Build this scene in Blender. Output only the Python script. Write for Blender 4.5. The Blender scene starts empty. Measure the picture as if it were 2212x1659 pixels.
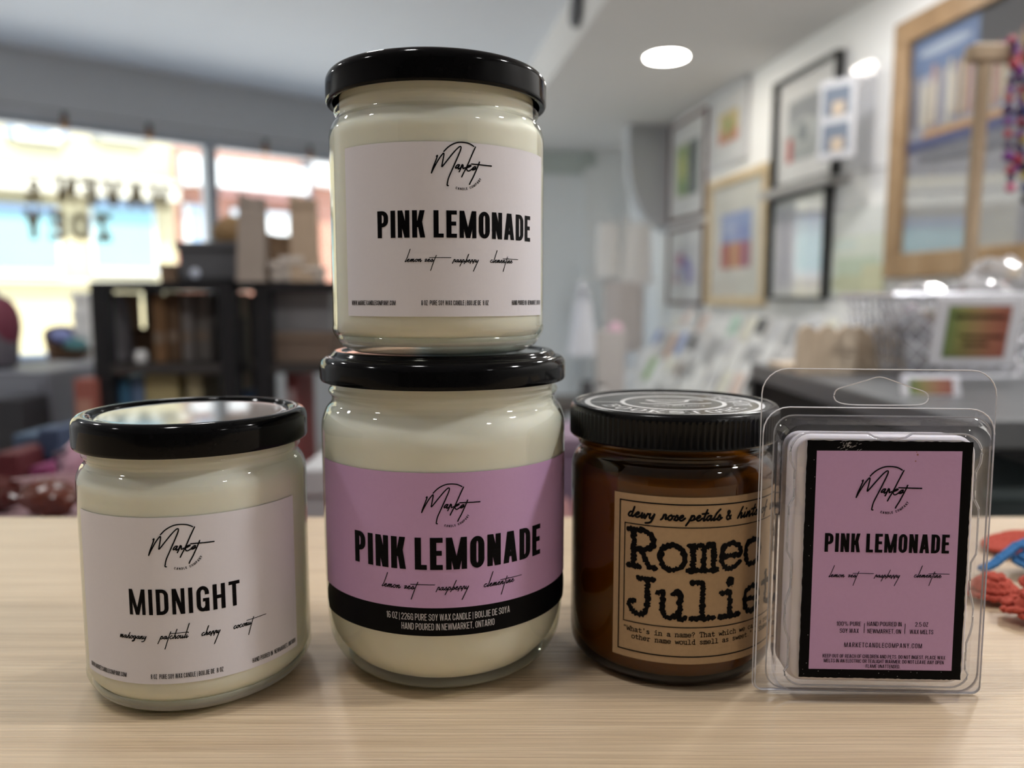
import bpy, bmesh, math, random
from mathutils import Vector, Matrix
R = math.radians
PI = math.pi
rnd = random.Random(7)
sc = bpy.context.scene
COL = sc.collection

# ------------------------------------------------------------------ camera, world, sun, lights, exposure
FPX, PITCH, EYE = 1689.74, R(6.2), 0.12761          # focal length in pixels of a 2212 px wide frame, tilt down, height over the counter
cam_d = bpy.data.cameras.new('camera')
cam = bpy.data.objects.new('camera', cam_d); COL.objects.link(cam)
cam.location = (0, 0, EYE); cam.rotation_euler = (PI/2 - PITCH, 0, 0)
cam_d.sensor_width = 36.0; cam_d.lens = 36.0*FPX/2212.0
cam_d.clip_start = 0.01; cam_d.clip_end = 200
cam_d.dof.use_dof = True; cam_d.dof.focus_distance = 0.237; cam_d.dof.aperture_fstop = 7.2
sc.camera = cam
sc.view_settings.view_transform = 'Standard'; sc.view_settings.look = 'None'
sc.view_settings.gamma = 1.0; sc.view_settings.use_curve_mapping = False
sc.view_settings.exposure = 0.0
sc.cycles.use_denoising = True
sc.cycles.max_bounces = 12; sc.cycles.diffuse_bounces = 5; sc.cycles.glossy_bounces = 5
sc.cycles.transparent_max_bounces = 24; sc.cycles.transmission_bounces = 8
sc.cycles.caustics_reflective = False; sc.cycles.caustics_refractive = False
sc.cycles.sample_clamp_indirect = 6.0
SKY, SUN, LAMP = 4.2, 15.0, 60.0                       # sky, sun, glow of the visible ceiling light
PW_R, PW_L = 12.0, 7.0                                  # power of the other downlights, right-hand row and left-hand rows
SPOT_R = ((2.51, 0.75), (1.27, 1.2), (0.03, 1.5), (-1.2, 0.3))      # place along the row, share of PW_R
SPOT_L = ((0.35, 0.12), (0.35, 1.7), (1.6, 0.2), (1.6, 1.8), (2.6, 3.0))
wd = bpy.data.worlds.new('sky'); sc.world = wd; wd.use_nodes = True
wd.node_tree.nodes['Background'].inputs[0].default_value = (0.62, 0.78, 1.0, 1)
wd.node_tree.nodes['Background'].inputs[1].default_value = SKY
sd = bpy.data.lights.new('sun', 'SUN'); so = bpy.data.objects.new('sun', sd); COL.objects.link(so)
sd.energy = SUN; sd.angle = R(0.6); sd.color = (1.0, 0.93, 0.80)
so.rotation_euler = Vector((-0.24, 0.40, -0.88)).to_track_quat('-Z', 'Y').to_euler()

# ------------------------------------------------------------------ room frame
DIR = Vector((-0.1489, 0.9888, 0)); LEFT = Vector((-0.9888, -0.1489, 0))      # along the right-hand wall; out of it into the shop
WALL_D, FLOOR_Z, SOFFIT_Z, CEIL_Z = 1.85, -0.95, 1.285, 1.53
ROT_RIGHT, ROT_WIN, ROT_BACK = R(-81.435), R(40.44), R(8.565)
def W(s, off, z): return -LEFT*(WALL_D - off) + DIR*s + Vector((0, 0, z))
WIN_P = Vector((-2.8907, 4.4423, 0)); WIN_T = Vector((0.7610, 0.6487, 0)); WIN_N = Vector((-0.6487, 0.7610, 0))   # shop window wall, outward normal
def ray(px, py):
    a, b = (px-1106)/FPX, -(py-829.5)/FPX; c, s = math.cos(PITCH), math.sin(PITCH)
    return Vector((a, c + s*b, -s + c*b))
CAM = Vector((0, 0, EYE))
def on_plane(px, py, p0, n):
    r = ray(px, py); return CAM + r*((p0-CAM).dot(n)/r.dot(n))
def win(px, py, back=0.0):                      # (t, z) on a plane parallel to the shop window, `back` metres behind it
    p = on_plane(px, py, WIN_P + WIN_N*back, WIN_N); return (p-WIN_P).dot(WIN_T), p.z
def level(px, py, z): return on_plane(px, py, Vector((0, 0, z)), Vector((0, 0, 1)))
def depth(px, py, y): return on_plane(px, py, Vector((0, y, 0)), Vector((0, 1, 0)))

# ------------------------------------------------------------------ materials
MATS = {}
def mat(name, col, rough=0.5, metal=0.0, var=0.06, scale=60.0, bump=0.0, spec=0.5, coat=0.0, emit=None, estr=0.0, sss=0.0, sssr=0.004, stretch=None, ior=None):
    if name in MATS: return MATS[name]
    m = bpy.data.materials.new(name); m.use_nodes = True; nt = m.node_tree; N = nt.nodes; L = nt.links
    b = N['Principled BSDF']
    b.inputs['Roughness'].default_value = rough; b.inputs['Metallic'].default_value = metal
    b.inputs['Specular IOR Level'].default_value = spec; b.inputs['Coat Weight'].default_value = coat
    b.inputs['Coat Roughness'].default_value = 0.08
    if ior: b.inputs['IOR'].default_value = ior
    if sss:
        b.inputs['Subsurface Weight'].default_value = sss; b.inputs['Subsurface Radius'].default_value = (1.0, 0.8, 0.5)
        b.inputs['Subsurface Scale'].default_value = sssr
    tc = N.new('ShaderNodeTexCoord'); mp = N.new('ShaderNodeMapping'); nz = N.new('ShaderNodeTexNoise')
    L.new(tc.outputs['Object'], mp.inputs[0]); L.new(mp.outputs[0], nz.inputs['Vector'])
    if stretch: mp.inputs['Scale'].default_value = stretch
    nz.inputs['Scale'].default_value = scale; nz.inputs['Detail'].default_value = 4
    mx = N.new('ShaderNodeMix'); mx.data_type = 'RGBA'
    c = list(col)[:3]
    mx.inputs['A'].default_value = [max(0, x*(1-var)) for x in c] + [1]
    mx.inputs['B'].default_value = [min(1, x*(1+var)) for x in c] + [1]
    L.new(nz.outputs['Fac'], mx.inputs['Factor']); L.new(mx.outputs['Result'], b.inputs['Base Color'])
    if bump:
        bp = N.new('ShaderNodeBump'); bp.inputs['Strength'].default_value = bump; bp.inputs['Distance'].default_value = 0.001
        L.new(nz.outputs['Fac'], bp.inputs['Height']); L.new(bp.outputs[0], b.inputs['Normal'])
    if emit:
        b.inputs['Emission Color'].default_value = list(emit)+[1]; b.inputs['Emission Strength'].default_value = estr
    MATS[name] = m; return m

def clear(name, tint, edge, rough=0.02, ior=1.5, bump=0.0, bscale=200.0, gain=1.0, haze=0.0):
    """thin clear sheet: what lies behind is seen through it, Fresnel reflection on top, thicker tint where it is seen edge-on"""
    if name in MATS: return MATS[name]
    m = bpy.data.materials.new(name); m.use_nodes = True; nt = m.node_tree; N = nt.nodes; L = nt.links
    N.remove(N['Principled BSDF']); out = N['Material Output']
    tr = N.new('ShaderNodeBsdfTransparent'); gl = N.new('ShaderNodeBsdfGlossy'); gl.inputs['Roughness'].default_value = rough
    fr = N.new('ShaderNodeFresnel'); fr.inputs['IOR'].default_value = ior
    lw = N.new('ShaderNodeLayerWeight'); lw.inputs['Blend'].default_value = 0.25
    mc = N.new('ShaderNodeMix'); mc.data_type = 'RGBA'
    mc.inputs['A'].default_value = list(tint)+[1]; mc.inputs['B'].default_value = list(edge)+[1]
    L.new(lw.outputs['Facing'], mc.inputs['Factor']); L.new(mc.outputs['Result'], tr.inputs[0])
    ge = N.new('ShaderNodeNewGeometry')
    mu = N.new('ShaderNodeMath'); mu.operation = 'SUBTRACT'; mu.inputs[0].default_value = 1.0
    L.new(ge.outputs['Backfacing'], mu.inputs[1])
    m2 = N.new('ShaderNodeMath'); m2.operation = 'MULTIPLY'; L.new(fr.outputs[0], m2.inputs[0]); L.new(mu.outputs[0], m2.inputs[1])
    m3 = N.new('ShaderNodeMath'); m3.operation = 'MULTIPLY'; m3.inputs[1].default_value = gain; m3.use_clamp = True; L.new(m2.outputs[0], m3.inputs[0])
    tc = N.new('ShaderNodeTexCoord'); nz = N.new('ShaderNodeTexNoise'); nz.inputs['Scale'].default_value = bscale
    L.new(tc.outputs['Object'], nz.inputs['Vector'])
    if bump:
        bp = N.new('ShaderNodeBump'); bp.inputs['Strength'].default_value = bump; bp.inputs['Distance'].default_value = 0.001
        L.new(nz.outputs['Fac'], bp.inputs['Height']); L.new(bp.outputs[0], gl.inputs['Normal']); L.new(bp.outputs[0], fr.inputs['Normal'])
    ms = N.new('ShaderNodeMixShader'); L.new(m3.outputs[0], ms.inputs[0]); L.new(tr.outputs[0], ms.inputs[1]); L.new(gl.outputs[0], ms.inputs[2])
    last = ms
    if haze:
        df = N.new('ShaderNodeBsdfDiffuse'); df.inputs[0].default_value = (0.8, 0.8, 0.82, 1)
        mh = N.new('ShaderNodeMixShader'); mh.inputs[0].default_value = haze
        L.new(ms.outputs[0], mh.inputs[1]); L.new(df.outputs[0], mh.inputs[2]); last = mh
    L.new(last.outputs[0], out.inputs[0])
    MATS[name] = m; return m

def real_glass(name, col, rough=0.0):
    if name in MATS: return MATS[name]
    m = bpy.data.materials.new(name); m.use_nodes = True; N = m.node_tree.nodes; L = m.node_tree.links
    N.remove(N['Principled BSDF']); g = N.new('ShaderNodeBsdfGlass'); g.inputs[0].default_value = list(col)+[1]
    g.inputs['Roughness'].default_value = rough; g.inputs['IOR'].default_value = 1.5
    L.new(g.outputs[0], N['Material Output'].inputs[0]); MATS[name] = m; return m

def wood(name, c0, c1, c2, rough=0.4, grain=(3, 60, 60), bump=0.05, scale=1.0, coat=0.0):
    if name in MATS: return MATS[name]
    m = bpy.data.materials.new(name); m.use_nodes = True; N = m.node_tree.nodes; L = m.node_tree.links; b = N['Principled BSDF']
    tc = N.new('ShaderNodeTexCoord'); mp = N.new('ShaderNodeMapping'); mp.inputs['Scale'].default_value = grain
    L.new(tc.outputs['Object'], mp.inputs[0])
    n1 = N.new('ShaderNodeTexNoise'); n1.inputs['Scale'].default_value = scale; n1.inputs['Detail'].default_value = 6; n1.inputs['Distortion'].default_value = 0.6
    n2 = N.new('ShaderNodeTexNoise'); n2.inputs['Scale'].default_value = scale*7; n2.inputs['Detail'].default_value = 5
    L.new(mp.outputs[0], n1.inputs['Vector']); L.new(mp.outputs[0], n2.inputs['Vector'])
    rp = N.new('ShaderNodeValToRGB'); e = rp.color_ramp.elements
    e[0].position = 0.3; e[0].color = list(c0)+[1]; e[1].position = 0.7; e[1].color = list(c2)+[1]
    k = rp.color_ramp.elements.new(0.5); k.color = list(c1)+[1]
    L.new(n1.outputs['Fac'], rp.inputs[0])
    mx = N.new('ShaderNodeMix'); mx.data_type = 'RGBA'; mx.blend_type = 'MULTIPLY'; mx.inputs['Factor'].default_value = 0.35
    r2 = N.new('ShaderNodeValToRGB'); r2.color_ramp.elements[0].position = 0.42; r2.color_ramp.elements[0].color = (0.55, 0.5, 0.45, 1)
    r2.color_ramp.elements[1].position = 0.6
    L.new(n2.outputs['Fac'], r2.inputs[0]); L.new(rp.outputs[0], mx.inputs['A']); L.new(r2.outputs[0], mx.inputs['B'])
    L.new(mx.outputs['Result'], b.inputs['Base Color'])
    b.inputs['Roughness'].default_value = rough; b.inputs['Coat Weight'].default_value = coat; b.inputs['Coat Roughness'].default_value = 0.32
    bp = N.new('ShaderNodeBump'); bp.inputs['Strength'].default_value = bump; bp.inputs['Distance'].default_value = 0.001
    L.new(n2.outputs['Fac'], bp.inputs['Height']); L.new(bp.outputs[0], b.inputs['Normal'])
    MATS[name] = m; return m

def brick(name, c0, c1, mortar, scale=4.0):
    if name in MATS: return MATS[name]
    m = bpy.data.materials.new(name); m.use_nodes = True; N = m.node_tree.nodes; L = m.node_tree.links; b = N['Principled BSDF']
    tc = N.new('ShaderNodeTexCoord'); mp = N.new('ShaderNodeMapping'); mp.inputs['Rotation'].default_value = (PI/2, 0, 0)
    br = N.new('ShaderNodeTexBrick'); br.inputs['Scale'].default_value = scale
    br.inputs['Color1'].default_value = list(c0)+[1]; br.inputs['Color2'].default_value = list(c1)+[1]; br.inputs['Mortar'].default_value = list(mortar)+[1]
    L.new(tc.outputs['Object'], mp.inputs[0]); L.new(mp.outputs[0], br.inputs['Vector']); L.new(br.outputs['Color'], b.inputs['Base Color'])
    b.inputs['Roughness'].default_value = 0.85; MATS[name] = m; return m

# ------------------------------------------------------------------ mesh builder
class MB:
    def __init__(s, k=1.0): s.v = []; s.f = []; s.m = []; s.k = k; s.cur = 0
    def add(s, vs, fs):
        n = len(s.v); s.v += [tuple(c*s.k for c in p) for p in vs]
        for f in fs: s.f.append([n+i for i in f]); s.m.append(s.cur)
    def box(s, x0, x1, y0, y1, z0, z1, mtx=None):
        vs = [Vector((x, y, z)) for x in (x0, x1) for y in (y0, y1) for z in (z0, z1)]
        if mtx: vs = [mtx @ p for p in vs]
        s.add(vs, [(0, 1, 3, 2), (4, 6, 7, 5), (0, 4, 5, 1), (2, 3, 7, 6), (0, 2, 6, 4), (1, 5, 7, 3)])
    def rbox(s, x0, x1, y0, y1, z0, z1, r, mtx=None, seg=3):
        """box with rounded edges"""
        bm = bmesh.new(); bmesh.ops.create_cube(bm, size=1.0)
        for p in bm.verts: p.co = Vector(((x0+x1)/2 + p.co.x*(x1-x0), (y0+y1)/2 + p.co.y*(y1-y0), (z0+z1)/2 + p.co.z*(z1-z0)))
        bmesh.ops.bevel(bm, geom=bm.edges[:], offset=r, segments=seg, affect='EDGES', profile=0.5)
        bm.verts.index_update(); vs = [(mtx @ p.co) if mtx else p.co.copy() for p in bm.verts]
        s.add(vs, [[q.index for q in f.verts] for f in bm.faces]); bm.free()
    def lathe(s, prof, n=96, cx=0, cy=0, cz=0, mod=None, a0=0.0, close=True):
        """profile [(r, z)] bottom to top on the outside"""
        vs = []; fs = []; K = len(prof)
        for i in range(n):
            a = a0 + 2*PI*i/n
            for j, (r, z) in enumerate(prof):
                if mod: r = mod(r, z, i, j)
                vs.append((cx + r*math.cos(a), cy + r*math.sin(a), cz + z))
        for i in range(n):
            i2 = (i+1) % n
            for j in range(K-1): fs.append((i*K+j, i2*K+j, i2*K+j+1, i*K+j+1))
        if close:
            fs.append([i*K for i in range(n)][::-1]); fs.append([i*K+K-1 for i in range(n)])
        s.add(vs, fs)
    def tube(s, path, r, n=8, closed=False, caps=True, rf=None):
        P = [Vector(p) for p in path]; K = len(P); vs = []; fs = []
        up = Vector((0, 0, 1))
        for i, p in enumerate(P):
            a = P[(i-1) % K] if (closed or i > 0) else p; b = P[(i+1) % K] if (closed or i < K-1) else p
            t = (b-a); t = t.normalized() if t.length > 1e-9 else Vector((1, 0, 0))
            u = t.cross(up); u = u.normalized() if u.length > 1e-3 else Vector((1, 0, 0)); w = u.cross(t)
            rr = r*(rf(i/(K-1)) if rf else 1.0)
            for j in range(n):
                q = 2*PI*j/n; vs.append(p + (u*math.cos(q) + w*math.sin(q))*rr)
        for i in range(K if closed else K-1):
            for j in range(n):
                j2 = (j+1) % n; i2 = (i+1) % K
                fs.append((i*n+j, i*n+j2, i2*n+j2, i2*n+j))
        if caps and not closed: fs.append(list(range(n))); fs.append([(K-1)*n+j for j in range(n)][::-1])
        s.add(vs, fs)
    def ball(s, c, rx, ry=None, rz=None, sub=2, jit=0.0, seed=0, mtx=None):
        ry = ry or rx; rz = rz or rx; bm = bmesh.new(); bmesh.ops.create_icosphere(bm, subdivisions=sub, radius=1.0)
        g = random.Random(seed); bm.verts.index_update(); vs = []
        for p in bm.verts:
            k = 1 + (g.random()-0.5)*2*jit; q = Vector((p.co.x*rx*k, p.co.y*ry*k, p.co.z*rz*k))
            if mtx: q = mtx @ q
            vs.append(Vector(c)+q)
        s.add(vs, [[q.index for q in f.verts] for f in bm.faces]); bm.free()
    def quad(s, *p): s.add(list(p), [list(range(len(p)))])
    def prism(s, outline, axis, a, b):
        """2-D outline pushed along an axis ('x','y','z') from a to b"""
        def P(u, v, w): return {'x': (w, u, v), 'y': (u, w, v), 'z': (u, v, w)}[axis]
        n = len(outline); vs = [P(u, v, a) for u, v in outline] + [P(u, v, b) for u, v in outline]
        s.add(vs, [list(range(n)), list(range(n, 2*n))[::-1]] + [(i, (i+1) % n, n+(i+1) % n, n+i) for i in range(n)])
    def build(s, name, mats, parent=None, smooth=False, ang=35, fix=True):
        me = bpy.data.meshes.new(name); me.from_pydata(s.v, [], s.f); 
        for x in (mats if isinstance(mats, (list, tuple)) else [mats]): me.materials.append(x)
        me.polygons.foreach_set('material_index', s.m)
        if fix:
            bm = bmesh.new(); bm.from_mesh(me); bmesh.ops.recalc_face_normals(bm, faces=bm.faces[:]); bm.to_mesh(me); bm.free()
        if smooth:
            me.polygons.foreach_set('use_smooth', [True]*len(me.polygons)); me.set_sharp_from_angle(angle=R(ang))
        me.update(); o = bpy.data.objects.new(name, me); COL.objects.link(o)
        if parent: o.parent = parent
        return o

def tag(o, label=None, cat=None, group=None, kind=None):
    if label: o['label'] = label
    if cat: o['category'] = cat
    if group: o['group'] = group
    if kind: o['kind'] = kind
    return o
def thing(name, label, cat, loc=(0, 0, 0), rotz=0.0, group=None, mtx=None):
    o = bpy.data.objects.new(name, None); COL.objects.link(o); o.empty_display_size = 0.01
    if mtx: o.matrix_world = mtx
    else: o.location = loc; o.rotation_euler = (0, 0, rotz)
    return tag(o, label, cat, group)
def place(o, loc, rotz=0.0, rx=0.0, ry=0.0): o.location = loc; o.rotation_euler = (rx, ry, rotz); return o
def copy_tree(o, parent=None):
    c = o.copy(); COL.objects.link(c); c.parent = parent
    for ch in list(o.children): copy_tree(ch, c)
    return c
def fillet(pts, seg=5):
    """round the corners of an open profile; each point (x, y[, radius])"""
    out = []
    for i, p in enumerate(pts):
        if len(p) < 3 or i in (0, len(pts)-1): out.append(p[:2]); continue
        A, B, C = Vector(pts[i-1][:2]), Vector(p[:2]), Vector(pts[i+1][:2]); r = p[2]
        u, w = (A-B), (C-B); r = min(r, u.length*0.49, w.length*0.49); a = B+u.normalized()*r; c = B+w.normalized()*r
        for k in range(seg+1):
            t = k/seg; q = a*(1-t)**2 + B*2*t*(1-t) + c*t*t; out.append((q.x, q.y))
    return out
def rrect(x0, x1, y0, y1, r, n=6):
    if not isinstance(r, (list, tuple)): r = [r]*4        # corner radii: bottom-left, bottom-right, top-right, top-left
    out = []
    for (cx, cy, a0, k) in ((x0+r[0], y0+r[0], 180, 0), (x1-r[1], y0+r[1], 270, 1), (x1-r[2], y1-r[2], 0, 2), (x0+r[3], y1-r[3], 90, 3)):
        for i in range(n+1):
            a = R(a0 + 90*i/n); out.append((cx + r[k]*math.cos(a), cy + r[k]*math.sin(a)))
    return out

# ------------------------------------------------------------------ lettering: strokes and letters as flat shapes, laid on a surface by a mapping
def smooth(pts, n=6):
    P = [Vector(p) for p in pts]; out = []
    if len(P) < 3: return P
    for i in range(len(P)-1):
        a, b, c, d = P[max(i-1, 0)], P[i], P[i+1], P[min(i+2, len(P)-1)]
        for k in range(n):
            t = k/n; out.append(0.5*((2*b) + (c-a)*t + (2*a-5*b+4*c-d)*t*t + (3*b-a-3*c+d)*t**3))
    out.append(P[-1]); return out
def stroke(pts, w, sm=True, rough=0.0, n=6, ends=True, tip=None):
    P = smooth(pts, n) if sm else [Vector(p) for p in pts]
    if rough:                                  # worn, inky edges: sample closely and wander
        Q = [P[0]]
        for a, b in zip(P, P[1:]):
            k = max(1, int((b-a).length/(w*0.22)))
            Q += [a+(b-a)*(j/k) for j in range(1, k+1)]
        P = Q
    q = []; Lf = []; Rt = []
    for i, p in enumerate(P):
        t = P[min(i+1, len(P)-1)] - P[max(i-1, 0)]
        t = t.normalized() if t.length > 1e-9 else Vector((1, 0)); nrm = Vector((-t.y, t.x))
        hw = w/2*(tip(i/(len(P)-1)) if tip else 1.0)
        Lf.append(p+nrm*(hw + (rnd.random()-0.5)*rough*w)); Rt.append(p-nrm*(hw + (rnd.random()-0.5)*rough*w))
    for i in range(len(P)-1): q.append((Lf[i], Lf[i+1], Rt[i+1], Rt[i]))
    if ends:
        for p in (P[0], P[-1]): q += disc(p, w/2*(tip(0 if p is P[0] else 1) if tip else 1.0), 8 if not rough else 10, rough)
    return q
def disc(c, r, n=10, rough=0.0, ry=None):
    ry = ry or r; c = Vector(c)
    pts = [c+Vector((r*math.cos(2*PI*i/n), ry*math.sin(2*PI*i/n)))*(1+(rnd.random()-0.5)*rough*1.2) for i in range(n)]
    return [(c, pts[i], pts[(i+1) % n], pts[(i+1) % n]) for i in range(n)]
def rect(x0, x1, y0, y1): return [(Vector((x0, y0)), Vector((x1, y0)), Vector((x1, y1)), Vector((x0, y1)))]
def ringseg(c, r0, r1, a0, a1, n=40):
    c = Vector(c); f = lambda r, a: c+Vector((r*math.cos(a), r*math.sin(a)))
    return [(f(r0, a0+(a1-a0)*i/n), f(r0, a0+(a1-a0)*(i+1)/n), f(r1, a0+(a1-a0)*(i+1)/n), f(r1, a0+(a1-a0)*i/n)) for i in range(n)]

def letter(ch, w, s, h):
    """condensed capitals, cap height 1: letter width w, stem s, bar h"""
    q = []; B = lambda x0, x1, y0, y1: q.extend(rect(x0, x1, y0, y1))
    def D(xb, xt, y0=0.0, y1=1.0, k=1.0):
        a = s*k; q.append((Vector((xb, y0)), Vector((xb+a, y0)), Vector((xt+a, y1)), Vector((xt, y1))))
    def A(cx, cy, rx, ry, a0, a1, n=6):
        for i in range(n):
            t0, t1 = R(a0+(a1-a0)*i/n), R(a0+(a1-a0)*(i+1)/n)
            f = lambda t, x, y: Vector((cx+x*math.cos(t), cy+y*math.sin(t)))
            q.append((f(t0, rx, ry), f(t1, rx, ry), f(t1, rx-s, ry-h), f(t0, rx-s, ry-h)))
    def bowl(x1, y0, y1, ry):                   # right-hand bowl starting at the stem
        rx = min(w*0.55, x1-0.02); cx = x1-rx
        A(cx, y1-ry, rx, ry, 0, 90); A(cx, y0+ry, rx, ry, -90, 0); B(x1-s, x1, y0+ry, y1-ry)
        B(s*0.5, cx, y1-h, y1); B(s*0.5, cx, y0, y0+h)
    ry = 0.27; c = w/2
    if ch == 'O' or ch == '0': A(c, 1-ry, c, ry, 0, 180, 12); A(c, ry, c, ry, 180, 360, 12); B(0, s, ry, 1-ry); B(w-s, w, ry, 1-ry)
    elif ch == 'C': A(c, 1-ry, c, ry, 0, 180, 12); A(c, ry, c, ry, 180, 360, 12); B(0, s, ry, 1-ry); B(w-s, w, 0.64, 1-ry); B(w-s, w, ry, 0.36)
    elif ch == 'G':
        A(c, 1-ry, c, ry, 0, 180, 12); A(c, ry, c, ry, 180, 340, 12); B(0, s, ry, 1-ry); B(w-s, w, 0.66, 1-ry); B(w-s, w, 0.0, 0.52); B(c, w-s, 0.52-h*0.9, 0.52)
    elif ch == 'U': A(c, ry, c, ry, 180, 360, 12); B(0, s, ry, 1); B(w-s, w, ry, 1)
    elif ch == 'J': A(c, ry, c, ry, 200, 360, 10); B(w-s, w, ry, 1)
    elif ch == 'D': B(0, s, 0, 1); bowl(w, 0, 1, 0.26)
    elif ch == 'P': B(0, s, 0, 1); bowl(w, 0.40, 1, 0.24)
    elif ch == 'R': B(0, s, 0, 1); bowl(w, 0.44, 1, 0.22); D(w-s, c*0.9, 0, 0.47)
    elif ch == 'B': B(0, s, 0, 1); bowl(w*0.97, 0.48, 1, 0.22); bowl(w, 0, 0.48+h, 0.24)
    elif ch == 'I' or ch == '|': B(0, s if ch == 'I' else s*0.75, 0 if ch == 'I' else -0.15, 1); return q, (s if ch == 'I' else s*0.75)
    elif ch == 'L': B(0, s, 0, 1); B(s, w*0.82, 0, h); return q, w*0.82
    elif ch in 'EF':
        B(0, s, 0, 1); B(s, w*0.86, 1-h, 1); B(s, w*0.8, 0.5-h*0.5+0.02, 0.5+h*0.5+0.02)
        if ch == 'E': B(s, w*0.86, 0, h)
        return q, w*0.86
    elif ch == 'H': B(0, s, 0, 1); B(w-s, w, 0, 1); B(s, w-s, 0.5-h/2, 0.5+h/2)
    elif ch == 'T': B(0, w*0.94, 1-h, 1); B(w*0.47-s/2, w*0.47+s/2, 0, 1); return q, w*0.94
    elif ch == 'N': B(0, s*0.9, 0, 1); B(w-s*0.9, w, 0, 1); D(w-s*1.05, 0.0, 0, 1)
    elif ch == 'M':
        W2 = w*1.42; B(0, s*0.86, 0, 1); B(W2-s*0.86, W2, 0, 1); D(W2/2-s*0.45, 0.0, 0, 1, 0.95); D(W2/2-s*0.5, W2-s*0.95, 0, 1, 0.95); return q, W2
    elif ch == 'W':
        W2 = w*1.6; k = W2/2
        D(W2*0.18, 0, 0, 1, 0.92); D(W2*0.20, k-s*0.42, 0, 1, 0.85); D(W2*0.80-s*0.85, k-s*0.42, 0, 1, 0.85); D(W2*0.82-s*0.92, W2-s*0.92, 0, 1, 0.92); return q, W2
    elif ch == 'A': W2 = w*1.12; D(0, W2/2-s*0.62, 0, 1); D(W2-s, W2/2-s*0.38, 0, 1); B(s*0.9, W2-s*0.9, 0.20, 0.20+h); return q, W2
    elif ch == 'V': W2 = w*1.08; D(W2/2-s*0.55, 0, 0, 1); D(W2/2-s*0.45, W2-s, 0, 1); return q, W2
    elif ch == 'K': B(0, s, 0, 1); D(s*0.75, w-s*0.9, 0.38, 1); D(w-s*0.85, s*0.95, 0, 0.62)
    elif ch == 'X': D(0, w-s, 0, 1); D(w-s, 0, 0, 1)
    elif ch == 'Y': D(c-s*0.55, 0, 0.42, 1); D(c-s*0.45, w-s, 0.42, 1); B(c-s/2, c+s/2, 0, 0.46)
    elif ch == 'Z': B(0, w*0.9, 1-h, 1); B(0, w*0.9, 0, h); D(0, w*0.9-s, h*0.5, 1-h*0.5); return q, w*0.9
    elif ch == 'S': 
        k = s*0.5; q.extend(stroke([(w-k, 0.70), (w-k*1.1, 0.83), (c, 1-h*0.5), (k, 0.80), (k*1.3, 0.64), (c, 0.52), (w-k*1.2, 0.37), (w-k, 0.2), (c, h*0.5), (k, 0.17), (k, 0.30)], s*0.95, ends=False))
    elif ch == '2': k = s*0.5; q.extend(stroke([(k, 0.72), (k*1.1, 0.87), (c, 1-h*0.5), (w-k, 0.82), (w-k*1.1, 0.62), (c, 0.36), (k, h)], s*0.95, ends=False)); B(0, w*0.95, 0, h)
    elif ch == '5': k = s*0.5; B(0, w*0.9, 1-h, 1); B(0, s, 0.5, 1); q.extend(stroke([(k, 0.52), (c, 0.63), (w-k, 0.5), (w-k, 0.18), (c, h*0.5), (k, 0.16), (k, 0.28)], s*0.95, ends=False))
    elif ch == '6': A(c, 1-ry, c, ry, 20, 180, 10); B(0, s, ry, 1-ry); A(c, ry, c, ry, 180, 360, 10); A(c, 0.58-ry+0.02, c, ry, 0, 180, 10); B(w-s, w, ry, 0.34)
    elif ch == '8': 
        for y0, y1 in ((0, 0.53), (0.47, 1)):
            k = (y1-y0)/2; A(c, y0+k, c, k, 0, 360, 20)
    elif ch == '1': B(w*0.25, w*0.25+s, 0, 1); B(0, w*0.25, 0.76, 0.76+h); return q, w*0.25+s
    elif ch == '%':
        W2 = w*1.7
        for x0, y0 in ((0, 0.52), (W2-w*0.72, 0)):
            q.extend(stroke([(x0+w*0.36+w*0.27*math.cos(t*PI/5), y0+0.24+0.2*math.sin(t*PI/5)) for t in range(11)], s*0.7, ends=False))
        D(W2*0.3, W2*0.6, 0, 1, 0.6); return q, W2
    elif ch == '.': B(0, s, 0, s*1.0); return q, s
    elif ch == ',': B(0, s, 0, s); q.append((Vector((s*0.3, -s*0.8)), Vector((s*0.6, -s*0.8)), Vector((s, 0.02)), Vector((s*0.3, 0.02)))); return q, s
    elif ch == '&': q.extend(stroke([(w*1.1, 0.0), (w*0.25, 0.72), (w*0.5, 0.95), (w*0.75, 0.75), (w*0.1, 0.3), (w*0.4, 0.04), (w*0.8, 0.12), (w*1.1, 0.45)], s*0.9, ends=False)); return q, w*1.2
    return q, w
def caps(text, u0, u1, v, height, w=0.46, s=0.19, h=0.145, gap=0.10, space=0.2, natural=False):
    """a line of capitals from u0 to u1, baseline v"""
    x = 0.0; q = []
    for ch in text:
        if ch == ' ': x += space; continue
        g, a = letter(ch, w, s, h); q += [tuple(Vector((p.x+x, p.y)) for p in f) for f in g]; x += a+gap
    k = height if natural else (u1-u0)/(x-gap)
    if natural: u0 = (u0+u1)/2 - (x-gap)*k/2
    return [tuple(Vector((u0+p.x*k, v+p.y*height)) for p in f) for f in q]
def shift(q, u, v, sx=1.0, sy=None, rot=0.0):
    sy = sy or sx; c, s = math.cos(rot), math.sin(rot)
    return [tuple(Vector((u+(p.x*sx)*c-(p.y*sy)*s, v+(p.x*sx)*s+(p.y*sy)*c)) for p in f) for f in q]

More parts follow.
